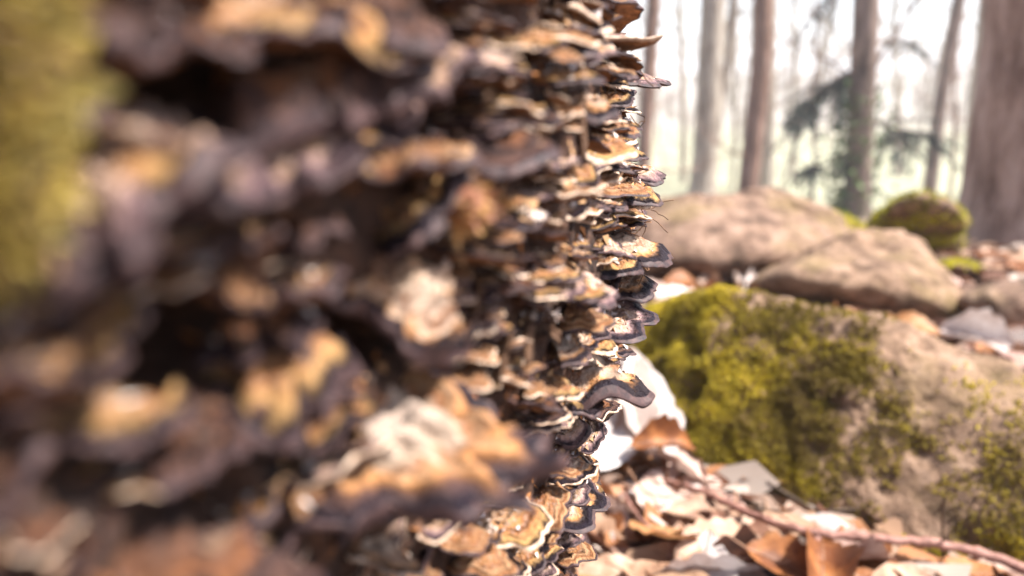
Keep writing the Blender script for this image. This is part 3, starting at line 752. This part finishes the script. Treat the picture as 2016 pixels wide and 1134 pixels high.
def leaf_mat(name, a, b, c):
    s = NT(name); v, rnd = s.coords()
    n = s.noise(v, 55, 5, 0.6); n2 = s.noise(v, 380, 4, 0.6)
    col = s.ramp(s.math('ADD', n, s.math('MULTIPLY', s.math('SUBTRACT', rnd, 0.5), 0.25)), [(0.35, a), (0.52, b), (0.68, c)])
    col = s.mix(s.ramp(n2, [(0.56, 0), (0.7, 0.5)]), col, (a[0] * 0.5, a[1] * 0.4, a[2] * 0.4))
    s.b.inputs['Roughness'].default_value = 0.55
    s.done(col, 0.5, s.bump(n2, 0.5, 0.001))
    mx = s.n('ShaderNodeMixShader', Fac=0.22); tr = s.n('ShaderNodeBsdfTranslucent'); s.l(col, tr.inputs['Color'])
    s.l(s.b.outputs[0], mx.inputs[1]); s.l(tr.outputs[0], mx.inputs[2]); s.l(mx.outputs[0], s.t.nodes['Material Output'].inputs['Surface'])
    return s.m
LEAFM = {
 'orange-brown': leaf_mat('leaf_orange', (0.16, 0.055, 0.02), (0.33, 0.125, 0.04), (0.45, 0.23, 0.10)),
 'tan': leaf_mat('leaf_tan', (0.20, 0.10, 0.058), (0.38, 0.225, 0.14), (0.50, 0.34, 0.24)),
 'pinkish pale': leaf_mat('leaf_pale', (0.30, 0.17, 0.13), (0.47, 0.315, 0.25), (0.58, 0.43, 0.36)),
 'dark brown': leaf_mat('leaf_dark', (0.05, 0.022, 0.014), (0.12, 0.05, 0.03), (0.22, 0.11, 0.07)),
 'whitish': leaf_mat('leaf_white', (0.40, 0.31, 0.27), (0.56, 0.48, 0.44), (0.66, 0.60, 0.57)),  # by the trunk this white stands for direct sun blowing out pale leaves
}
M_rib = simple('leaf_rib', (0.14, 0.06, 0.03), (0.36, 0.20, 0.12), 200, 0.6, 0.3)
LG = [leaf_geo(300 + i, 0.07, random.uniform(0.032, 0.042), [0.15, 0.35, 0.8][i % 3], [0.1, 0.3, 0.5][(i // 3) % 3]) for i in range(12)]
_lm = {}
def leaf_meshes(i, look):
    if (i, look) not in _lm:
        V, F, rib = LG[i]; tv, tf = tube(rib, [0.0008] + [0.0007 * (1 - 0.7 * k / len(rib)) for k in range(len(rib) - 1)], 5)
        _lm[(i, look)] = (fast_mesh('fallen_leaf', V, F, LEAFM[look]), mesh('stalk', tv, tf, M_rib))
    return _lm[(i, look)]
LREFS = [('beside the sun-blown white leaf', at_z(1225, 800, 0.02)), ('beside the glossy orange leaf', at_z(1320, 890, 0.02)), ('beside the orange-brown midrib leaf', at_z(1300, 1050, 0.01)),
         ('at the far end of the long twig', at_z(1230, 920, 0.01)), ('below the middle of the long twig', at_z(1450, 1080, 0.01)), ('at the fork of the long twig', at_z(1590, 1110, 0.01)),
         ('under the thick end of the long twig', at_z(1900, 1120, 0.01)), ('at the foot of the fungus trunk', at_z(1190, 1130, 0.01)), ('between the mossy and hump-shaped boulders', at_z(1790, 650, 0.01)),
         ('before the low pale boulder', at_z(1940, 690, 0.01)), ('at the broad boulder foot', at_z(1350, 570, 0.01)), ('near the thick pinkish tree', at_z(1960, 540, 0.01)), ('behind the broad boulder', at_z(1500, 480, 0.01))]
def leaf(p, look, i, scale, rx, ry, rz, label=None):
    a, b = leaf_meshes(i, look)
    o = obj('fallen_leaf', a, loc=p, cat='leaf'); o.rotation_euler = (rx, ry, rz); o.scale = (scale,) * 3
    obj('stalk', b, o)
    shape = ['flat', 'bent', 'curled'][i % 3]
    if label: o['label'] = label
    else:
        d, nm = min(((p - q).length, nm) for nm, q in LREFS)
        hw = 'crumpled ' if abs(rx) + abs(ry) > 0.55 else ''
        szw = 'small ' if scale < 0.85 else 'large ' if scale > 1.08 else ''
        o['label'] = f'{szw}{hw}{shape} {look} fallen leaf {nm}'; o['group'] = f'{szw}{hw}{shape} {look} leaves {nm}'
    return o
rl = random.Random(99)
leaf(at_z(1310, 872, 0.049), 'orange-brown', 2, 0.75, 0.5, 0.1, 0.15, 'glossy orange curled leaf leaning against the mossy boulder')
leaf(at_z(1300, 1050, 0.032), 'orange-brown', 1, 0.95, 0.25, 0.35, 1.95, 'orange-brown leaf with pale midrib lying below the long twig')
leaf(at_z(1225, 790, 0.064), 'whitish', 0, 1.5, 0.1, -0.75, 1.25, 'large pale leaf coloured sun-blown white, upright between trunk and mossy boulder')
leaf(at_z(1270, 800, 0.059), 'whitish', 9, 1.4, 0.15, -0.8, 1.85, 'crumpled white leaf pressed against the mossy boulder flank')
leaf(at_z(1200, 860, 0.044), 'whitish', 1, 1.1, 0.2, -0.4, 1.0, 'small white leaf below the sun-blown leaf beside the trunk')
leaf(at_z(1420, 1075, 0.034), 'tan', 4, 1.0, 0.3, 0.1, 0.5, 'broad tan leaf under the long reddish twig')
leaf(at_z(1620, 1110, 0.039), 'orange-brown', 2, 0.85, 0.2, -0.15, 1.2, 'curled orange leaf at the fork of the long twig')
leaf(at_z(1560, 1125, 0.034), 'orange-brown', 7, 0.8, 0.25, 0.15, -0.4, 'rusty folded leaf propped beside the twig fork')
leaf(at_z(1320, 910, 0.03), 'pinkish pale', 3, 0.85, 0.35, -0.3, 2.7, 'pinkish leaf under the glossy orange leaf')
leaf(at_z(1800, 640, 0.03), 'orange-brown', 5, 0.9, 0.4, 0.1, -0.5, 'orange leaf caught behind the mossy boulder crest')
leaf(at_z(1930, 665, 0.03), 'whitish', 2, 1.2, 0.7, 0.2, -0.6, 'curled white leaf lying before the low pale boulder')
leaf(at_z(1850, 655, 0.02), 'dark brown', 3, 0.9, 0.3, 0.0, -0.7, 'dark red-brown leaf behind the mossy boulder crest')
leaf(at_z(1350, 555, 0.02), 'orange-brown', 5, 1.0, 0.5, 0.2, 0.3, 'orange leaf standing at the broad boulder foot')
leaf(at_z(1340, 580, 0.02), 'whitish', 0, 1.1, 0.25, 0.0, 0.2, 'white leaf lying behind the mossy boulder by the trunk')
leaf(at_z(1285, 570, 0.02), 'pinkish pale', 4, 1.0, 0.3, 0.1, -0.3, 'pink leaf between the trunk and the broad boulder')
n_l = 15; tries = 0
while n_l < 270 and tries < 5000:
    tries += 1
    q = rl.random()
    if q < 0.45: px, py = rl.uniform(1130, 1480), rl.uniform(740, 1180)
    elif q < 0.72: px, py = rl.uniform(1150, 2060), rl.uniform(1000, 1200)
    elif q < 0.85: px, py = rl.uniform(1640, 2060), rl.uniform(600, 760)
    else: px, py = rl.uniform(1200, 2060), rl.uniform(480, 620)
    if 0.45 <= q < 0.72 and px > 1400 and py < np.interp(px, [1400, 1560, 1850, 2016], [1000, 1050, 1085, 1130]) + 30: continue
    if q < 0.45 and px > 1400 and py < 1010 + (px - 1400) * 0.5: continue
    zz = rl.uniform(0.002, 0.022); p = at_z(px, py, zz)
    p.z += float(ground_z([p.x], [p.y])[0])
    if any(math.hypot(px - a, py - b) < 75 for a, b in ((1310, 872), (1300, 1050), (1620, 1110), (1560, 1125), (1225, 790), (1270, 800), (1800, 640))) and rl.random() < 0.8: continue
    look = rl.choices(list(LEAFM), [2.2, 2.8, 3.4, 1.5, 1.0])[0]
    leaf(p, look, rl.choice([0, 3, 6, 9, 1, 4, 7, 10, 0, 3, 6, 9, 2, 5]), rl.uniform(0.7, 1.25), rl.gauss(0, 0.24), rl.gauss(0, 0.22), rl.uniform(0, 6.3))
    n_l += 1
# the uncountable rest of the litter
nl = 9000; ql = np.random.default_rng(4)
ang = ql.uniform(-0.9, 0.9, nl); rad = 0.35 + 9 * ql.random(nl) ** 1.6
lx, ly = rad * np.sin(ang), rad * np.cos(ang); lz = ground_z(lx, ly) + ql.uniform(0.003, 0.016, nl)
ln = 0.03 * ql.uniform(0.6, 1.2, nl); th_ = ql.uniform(0, 6.3, nl)
dx = np.c_[np.cos(th_), np.sin(th_), ql.normal(0, 0.25, nl)] * ln[:, None]; dy = np.c_[-np.sin(th_), np.cos(th_), ql.normal(0, 0.3, nl)] * ln[:, None] * 0.5
c0 = np.c_[lx, ly, lz]; up_ = np.array([0, 0, 0.006])
V = np.stack([c0 - dx, c0 - dx * 0.35, c0 + dx * 0.35, c0 + dx + up_, c0 - dx * 0.4 + dy + up_, c0 + dx * 0.3 + dy * 0.95 + up_, c0 - dx * 0.4 - dy + up_, c0 + dx * 0.3 - dy * 0.95 + up_], 1).reshape(-1, 3); k = 8 * np.arange(nl)
LF = np.vstack([np.c_[k + a, k + b, k + c] for a, b, c in ((0, 1, 4), (4, 1, 2), (4, 2, 5), (5, 2, 3), (0, 6, 1), (6, 2, 1), (6, 7, 2), (7, 3, 2))])
pal = np.array([(0.30, 0.13, 0.055), (0.36, 0.22, 0.14), (0.42, 0.29, 0.22), (0.14, 0.06, 0.035), (0.44, 0.35, 0.29)])
obj('leaf_litter', fast_mesh('leaf_litter', V, LF, M_litter, True, {'col': np.repeat(pal[ql.integers(0, 5, nl)] * ql.uniform(0.7, 1.1, (nl, 1)), 8, 0)}),
    label='carpet of dry brown leaves over the woodland floor', cat='leaf litter', kind='stuff')

# ------------------------------------------------------------------ twigs on the ground
M_twig = simple('twig_bark', (0.12, 0.05, 0.035), (0.34, 0.17, 0.13), 160, 0.6, 0.5, 0.001, 5, (0.5, 0.36, 0.32))
BKDARK = NT('dark_stem').done((0.09, 0.06, 0.04), 0.8)
def twig(name, label, pixpts, rad, knots=0.12, side=None, tip=0.6):
    P = spline([at_z(*p) for p in pixpts], 10); n = len(P)
    P = [p + Vector((random.gauss(0, 1), random.gauss(0, 1), random.gauss(0, 1))) * rad * 0.12 for p in P]
    R = [rad * (1 - (1 - tip) * i / n) * (1 + (knots * 2.2 if i % 9 == 4 else random.uniform(-knots, knots) * 0.5)) for i in range(n)]
    V, F = tube(P, R, 9); c = P[n // 2]
    o = obj(name, mesh(name, [v - c for v in V], F, M_twig), loc=c, label=label, cat='twig')
    for sp in side or []:
        Q = spline([at_z(*p) for p in sp], 8); V, F = tube([q - c for q in Q], [rad * 0.72 * (1 - 0.3 * i / len(Q)) for i in range(len(Q))], 8)
        obj('side_shoot', mesh('side_shoot', V, F, M_twig), o)
    return o
twig('long_twig', 'long reddish forked twig lying along the mossy boulder foot',
     [(2090, 1150, 0.030), (1960, 1098, 0.034), (1850, 1072, 0.036), (1700, 1058, 0.036), (1560, 1040, 0.036), (1450, 1000, 0.032), (1370, 965, 0.028), (1270, 935, 0.02), (1205, 895, 0.015)], 0.0032, 0.14,
     [[(1612, 1058, 0.036), (1585, 1090, 0.03), (1545, 1115, 0.024), (1525, 1140, 0.018)]])
twig('thin_twig', 'thin pale stalk crossing the orange leaf by the trunk', [(1228, 975, 0.03), (1260, 1020, 0.03), (1330, 1085, 0.028), (1400, 1145, 0.024)], 0.0013, 0.08)
twig('thin_twig', 'short brown stalk beside the trunk near the long twig end', [(1195, 905, 0.02), (1235, 960, 0.022), (1245, 990, 0.02)], 0.0016, 0.08)
o = twig('thin_twig', 'dark thin stem standing upright before the mossy boulder', [(1858, 980, 0.075), (1856, 1040, 0.05), (1857, 1130, 0.012)], 0.0008, 0.08); o.data.materials[0] = BKDARK

# ------------------------------------------------------------------ trees behind
def bark_mat(name, a, b, c, scale=9):
    s = NT(name); tc = s.n('ShaderNodeTexCoord'); mp_ = s.n('ShaderNodeMapping'); mp_.inputs['Scale'].default_value = (1, 1, 0.25); s.l(tc.outputs['Object'], mp_.inputs[0])
    n = s.noise(mp_.outputs[0], scale, 6, 0.62); n2 = s.noise(mp_.outputs[0], scale * 6, 4)
    col = s.ramp(n, [(0.34, a), (0.52, b), (0.7, c)]); col = s.mix(s.ramp(n2, [(0.55, 0), (0.72, 0.6)]), col, a)
    return s.done(col, 0.9, s.bump(s.math('ADD', n, n2), 0.8, 0.02))
BK = {'pale': bark_mat('bark_pale', (0.15, 0.11, 0.085), (0.36, 0.30, 0.24), (0.48, 0.42, 0.35), 16),  # pale tone also holds veiling glare, put into the bark colour
      'brown': bark_mat('bark_brown', (0.08, 0.042, 0.028), (0.24, 0.14, 0.10), (0.36, 0.235, 0.18), 16),
      'grey': bark_mat('bark_grey', (0.08, 0.055, 0.042), (0.23, 0.16, 0.125), (0.35, 0.26, 0.21), 16),
      'pink': bark_mat('bark_pinkish', (0.16, 0.09, 0.065), (0.42, 0.28, 0.22), (0.56, 0.41, 0.34), 22)}
def branches(mb, start, d, length, rad, lev, r):
    n = 7; pts = [Vector(start)]; d = Vector(d).normalized()
    for i in range(n):
        d = (d + Vector((r.gauss(0, 0.14), r.gauss(0, 0.14), r.gauss(0.05, 0.12)))).normalized(); pts.append(pts[-1] + d * length / n)
    rs = [rad * (1 - 0.8 * i / n) for i in range(n + 1)]
    V, F = tube(pts, rs, 6 if lev > 1 else 4); mb.add(V, F)
    if lev:
        for i in range(2, n + 1):
            for _ in range(2 if lev == 1 else 1):
                a = Vector((r.gauss(0, 1), r.gauss(0, 1), r.gauss(0.25, 0.6))).normalized()
                branches(mb, pts[i], d * 0.5 + a, length * r.uniform(0.35, 0.6), rs[i] * 0.6, lev - 1, r)
def tree(name, label, pix, Yd, wpx, bark, height=9, seed=1, stems=(), crown=True, flare=1.5, crown_from=2.6, nb=16, twigs=9):
    """pix: centre line from the foot upwards in picture points at distance Yd"""
    r = random.Random(seed); pts = [at_y(px, py, Yd) for px, py in pix]
    g = float(ground_z([pts[0].x], [Yd])[0]); dvec = (pts[-1] - pts[0])
    foot = pts[0] + (pts[0] - pts[1]).normalized() * 0.0; foot = Vector((foot.x, Yd, min(g - 0.05, foot.z)))
    rad = wpx / FPX * Yd * 0.52
    up = dvec.normalized(); path = [foot] + ([pts[0]] if pts[0].z > g + 0.08 else []) + pts[1:]
    q = path[-1].copy(); dd = up.copy()
    while q.z < height:
        dd = (dd + Vector((r.gauss(0, 0.05), r.gauss(0, 0.05), 0.05))).normalized(); q = q + dd * 0.8; path.append(q.copy())
    P = spline(path, 6); n = len(P); hh = P[-1].z - foot.z
    R = [rad * (1 - 0.75 * max(0, (p.z - foot.z - 1.2) / hh)) * (1 + (flare - 1) * math.exp(-max(p.z - foot.z, 0) / 0.22)) for p in P]
    V, F = tube(P, R, 20, jitter=0.03, seed=seed)
    e = bpy.data.objects.new(name, None); COL.objects.link(e); e.location = foot; e['label'] = label; e['category'] = 'tree'
    mb = MB(); mb.add([v - foot for v in V], F)
    for st in stems:
        Q = [at_y(px, py, Yd) for px, py in st[0]]; dd = (Q[-1] - Q[-2]).normalized(); q = Q[-1].copy()
        while q.z < height * 0.8: q = q + (dd + Vector((r.gauss(0, .06), r.gauss(0, .06), 0.1))).normalized() * 0.7; Q.append(q.copy())
        Q = spline(Q, 6); w0 = st[1] / FPX * Yd * 0.52
        V, F = tube([x - foot for x in Q], [w0 * (1 - 0.6 * i / len(Q)) for i in range(len(Q))], 12, jitter=0.04, seed=seed); mb.add(V, F)
    obj('trunk', mesh('trunk', mb.V, mb.F, BK[bark]), e)
    if crown:
        mc_ = MB()
        for k in range(twigs):
            i = min(range(n), key=lambda j: abs(P[j].z - foot.z - tz)) if (tz := r.uniform(0.5, 2.6)) else 0
            a = r.uniform(0, 6.3); branches(mc_, P[i] - foot, (math.cos(a), math.sin(a), r.uniform(-0.1, 0.9)), r.uniform(0.3, 1.0), r.uniform(0.006, 0.012), 1, r)
        for k in range(nb):
            i = r.randrange(int(n * 0.15), n)
            if P[i].z < crown_from: continue
            a = r.uniform(0, 6.3); branches(mc_, P[i] - foot, (math.cos(a), math.sin(a), r.uniform(0.3, 1.1)), r.uniform(1.0, 2.2), R[i] * 0.45, 2, r)
        if mc_.V: obj('crown', mesh('crown', mc_.V, mc_.F, BK[bark]), e)
    return e, foot, P, R
tree('tree', 'pale forked tree with knotty foot standing beyond the broad boulder', [(1382, 385), (1392, 250), (1399, 100), (1404, 0)], 8.0, 46, 'pale', 10, 3, [([(1398, 260), (1425, 165), (1438, 95), (1446, 0)], 19)], flare=1.6)
tree('tree', 'leaning brown tree between the pale forked tree and ivy tree', [(1472, 375), (1488, 230), (1500, 110), (1502, 0)], 6.5, 37, 'brown', 9, 5, flare=1.15)
tree('tree', 'slender pale tree right behind the leaning brown tree', [(1508, 375), (1511, 250), (1514, 120), (1516, 0)], 9.5, 26, 'pale', 9, 6, flare=1.4)
ivy_t, foot, P, R = tree('ivy_tree', 'dark tree with ivy at its foot and drooping evergreen boughs', [(1688, 420), (1694, 250), (1700, 120), (1706, 0)], 5.5, 46, 'grey', 9, 7, [([(1706, 160), (1728, 118), (1757, 78), (1801, 5)], 9)], flare=1.25)
tree('tree', 'thin grey leaning tree above the mossy upright stone', [(1832, 360), (1848, 230), (1868, 110), (1888, 0)], 8.0, 24, 'grey', 9, 8, flare=1.3)
tree('tree', 'thin pale tree close to the thick pinkish tree', [(1905, 355), (1916, 210), (1930, 90), (1938, 0)], 10.0, 20, 'pale', 9, 9, flare=1.4)
tree('tree', 'thin brown tree rising beside the top of the fungus trunk', [(1262, 385), (1272, 230), (1283, 60), (1287, 0)], 7.0, 27, 'brown', 9, 10)
tree('tree', 'thick pinkish-barked tree with spreading foot beside the mossy stone', [(2012, 520), (2026, 380), (2040, 200), (2060, 0)], 1.95, 185, 'pink', 8, 11, flare=1.55, nb=5, twigs=3)
SAP = [(1600, 400, 1606, 0, 7.5, 5, 'grey', 'hair-thin dark sapling beside the ivy tree boughs'), (1440, 380, 1448, 150, 11, 8, 'pale', 'faint thin sapling between the forked and brown trees'),
       (1345, 380, 1340, 40, 12, 12, 'pale', 'faint slim tree between fungus trunk and forked tree'), (1875, 345, 1880, 140, 9, 7, 'brown', 'yellowish thin sapling beside the thin grey leaning tree'),
       (1560, 380, 1566, 90, 13, 9, 'pale', 'faint slim tree between brown tree and ivy boughs'), (1530, 390, 1590, 200, 10, 6, 'pale', 'slanting faint sapling behind the brown tree'),
       (1770, 370, 1760, 60, 14, 11, 'pale', 'faint slim tree beyond the ivy tree limb')]
for i, (a, b, c_, d, Yd, wp, bk, lb) in enumerate(SAP):
    tree('sapling', lb, [(a, b), ((a + c_) / 2 + 3, (b + d) / 2), (c_, d)], Yd, wp, bk, 5.5, 40 + i, flare=1.2, crown_from=0.6, nb=14)
# ivy on the ivy tree
def leafcards(points, normals, L, cols, seed):
    return moss(points, normals, L, cols, seed, 0.32, 0.9)
pts, nn = [], []
ri = random.Random(12)
for k in range(1000):
    hz = ri.random() ** 1.4 * 1.0; side = ri.choice([-1, -1, 1])
    i = min(range(len(P)), key=lambda j: abs(P[j].z - foot.z - hz)); a = math.pi * (1 if side < 0 else 0) + ri.gauss(0, 0.8)
    if side > 0 and hz < 0.5 and ri.random() < 0.5: continue
    d = Vector((math.cos(a), math.sin(a), 0)); pts.append(P[i] - foot + d * (R[i] + ri.expovariate(22)) + Vector((0, 0, ri.uniform(-.05, .05)))); nn.append(d)
cols = np.array([(0.065, 0.10, 0.03)]) * np.random.default_rng(2).uniform(0.6, 2.0, (len(pts), 1))
V, F, C = leafcards(np.array(pts), np.array(nn), 0.035, cols, 3)
obj('ivy', fast_mesh('ivy', V, F, M_ivy, False, {'col': C}), ivy_t, kind='stuff')
def bough(pix, Yd, rad, seed, nsub=26, ndl=2600):
    r = random.Random(seed); Q = spline([at_y(px, py, Yd) - foot for px, py in pix], 8); mb = MB()
    V, F = tube(Q, [rad * (1 - 0.75 * i / len(Q)) for i in range(len(Q))], 7); mb.add(V, F); tw = []
    for k in range(nsub):
        i = r.randrange(3, len(Q)); d = Vector((r.gauss(0, 0.6), r.gauss(0, 0.6), r.gauss(-0.4, 0.35))) + (Q[-1] - Q[0]).normalized() * 0.8; d.normalize()
        L = r.uniform(0.15, 0.38); T = [Q[i], Q[i] + d * L * 0.5, Q[i] + d * L + Vector((0, 0, -0.06))]; V, F = tube(T, [rad * .3, rad * .2, rad * .08], 4); mb.add(V, F); tw.append(T)
    o = obj('bough', mesh('bough', mb.V, mb.F, BK['grey']), ivy_t)
    pts = []; nn = []
    for k in range(ndl):
        T = r.choice(tw); t = r.random(); p = T[0].lerp(T[1], t) if r.random() < 0.5 else T[1].lerp(T[2], t)
        pts.append(p); nn.append((T[2] - T[0]).normalized() + Vector((r.gauss(0, .7), r.gauss(0, .7), r.gauss(-0.2, .5))))
    cols = np.array([(0.022, 0.04, 0.034)]) * np.random.default_rng(seed).uniform(0.5, 1.8, (ndl, 1))
    V, F, C = moss(np.array(pts), np.array(nn), 0.045, cols, seed, 0.07, 0.3)
    obj('needles', fast_mesh('needles', V, F, M_ivy, False, {'col': C}), o, kind='stuff')
bough([(1690, 140), (1655, 150), (1620, 180), (1580, 225)], 5.5, 0.018, 31)
bough([(1680, 285), (1655, 310), (1625, 325), (1590, 325)], 5.5, 0.014, 32, 14, 900)
bough([(1712, 230), (1740, 248), (1780, 255), (1825, 262)], 5.5, 0.014, 33, 20, 1500)
bough([(1715, 95), (1740, 80), (1762, 78), (1772, 80)], 5.5, 0.016, 34, 5, 160)
bough([(1700, -60), (1660, -30), (1625, 0), (1605, 40)], 5.5, 0.012, 35, 10, 300)
# distant bare scrub on the slope: reads as one mass
rs_ = random.Random(77); mb = MB()
for k in range(380):
    Yd = rs_.uniform(20, 62); x = rs_.uniform(-0.9, 0.95) * Yd; g = float(ground_z([x], [Yd])[0]); hgt = rs_.uniform(1.5, 5.5)
    p = Vector((x, Yd, g - 0.2)); d = Vector((rs_.gauss(0, .1), rs_.gauss(0, .1), 1)).normalized(); q = p + d * hgt
    V, F = tube([p, p.lerp(q, .5) + Vector((rs_.gauss(0, .1), 0, 0)), q], [0.06, 0.045, 0.015], 4); mb.add(V, F)
    for j in range(7):
        t = rs_.uniform(0.25, 0.95); s_ = p.lerp(q, t); e = s_ + Vector((rs_.gauss(0, .7), rs_.gauss(0, .5), rs_.uniform(.3, 1.2)))
        V, F = tube([s_, s_.lerp(e, .5) + Vector((0, 0, .1)), e], [0.025, 0.018, 0.006], 3); mb.add(V, F)
obj('distant_scrub', mesh('distant_scrub', mb.V, mb.F, BK['pale']), label='pale bare scrub and saplings on the far slope', cat='scrub', kind='stuff')

# ------------------------------------------------------------------ pale air
s = NT('pale_haze'); s.t.nodes.remove(s.b); vol = s.t.nodes.new('ShaderNodeVolumePrincipled')
vol.inputs['Color'].default_value = (0.97, 0.95, 0.97, 1); vol.inputs['Density'].default_value = 0.006
s.l(vol.outputs[0], s.t.nodes['Material Output'].inputs['Volume'])
bx0, bx1, by0, by1, bz0, bz1 = -410, 410, -150, 450, -4.0, 14.0
HV = [(x, y, z_) for x in (bx0, bx1) for y in (by0, by1) for z_ in (bz0, bz1)]
obj('haze', mesh('haze', HV, [(0, 1, 3, 2), (4, 6, 7, 5), (0, 4, 5, 1), (2, 3, 7, 6), (0, 2, 6, 4), (1, 5, 7, 3)], s.m, False), label='thin pale haze filling the woodland air', cat='haze', kind='stuff')
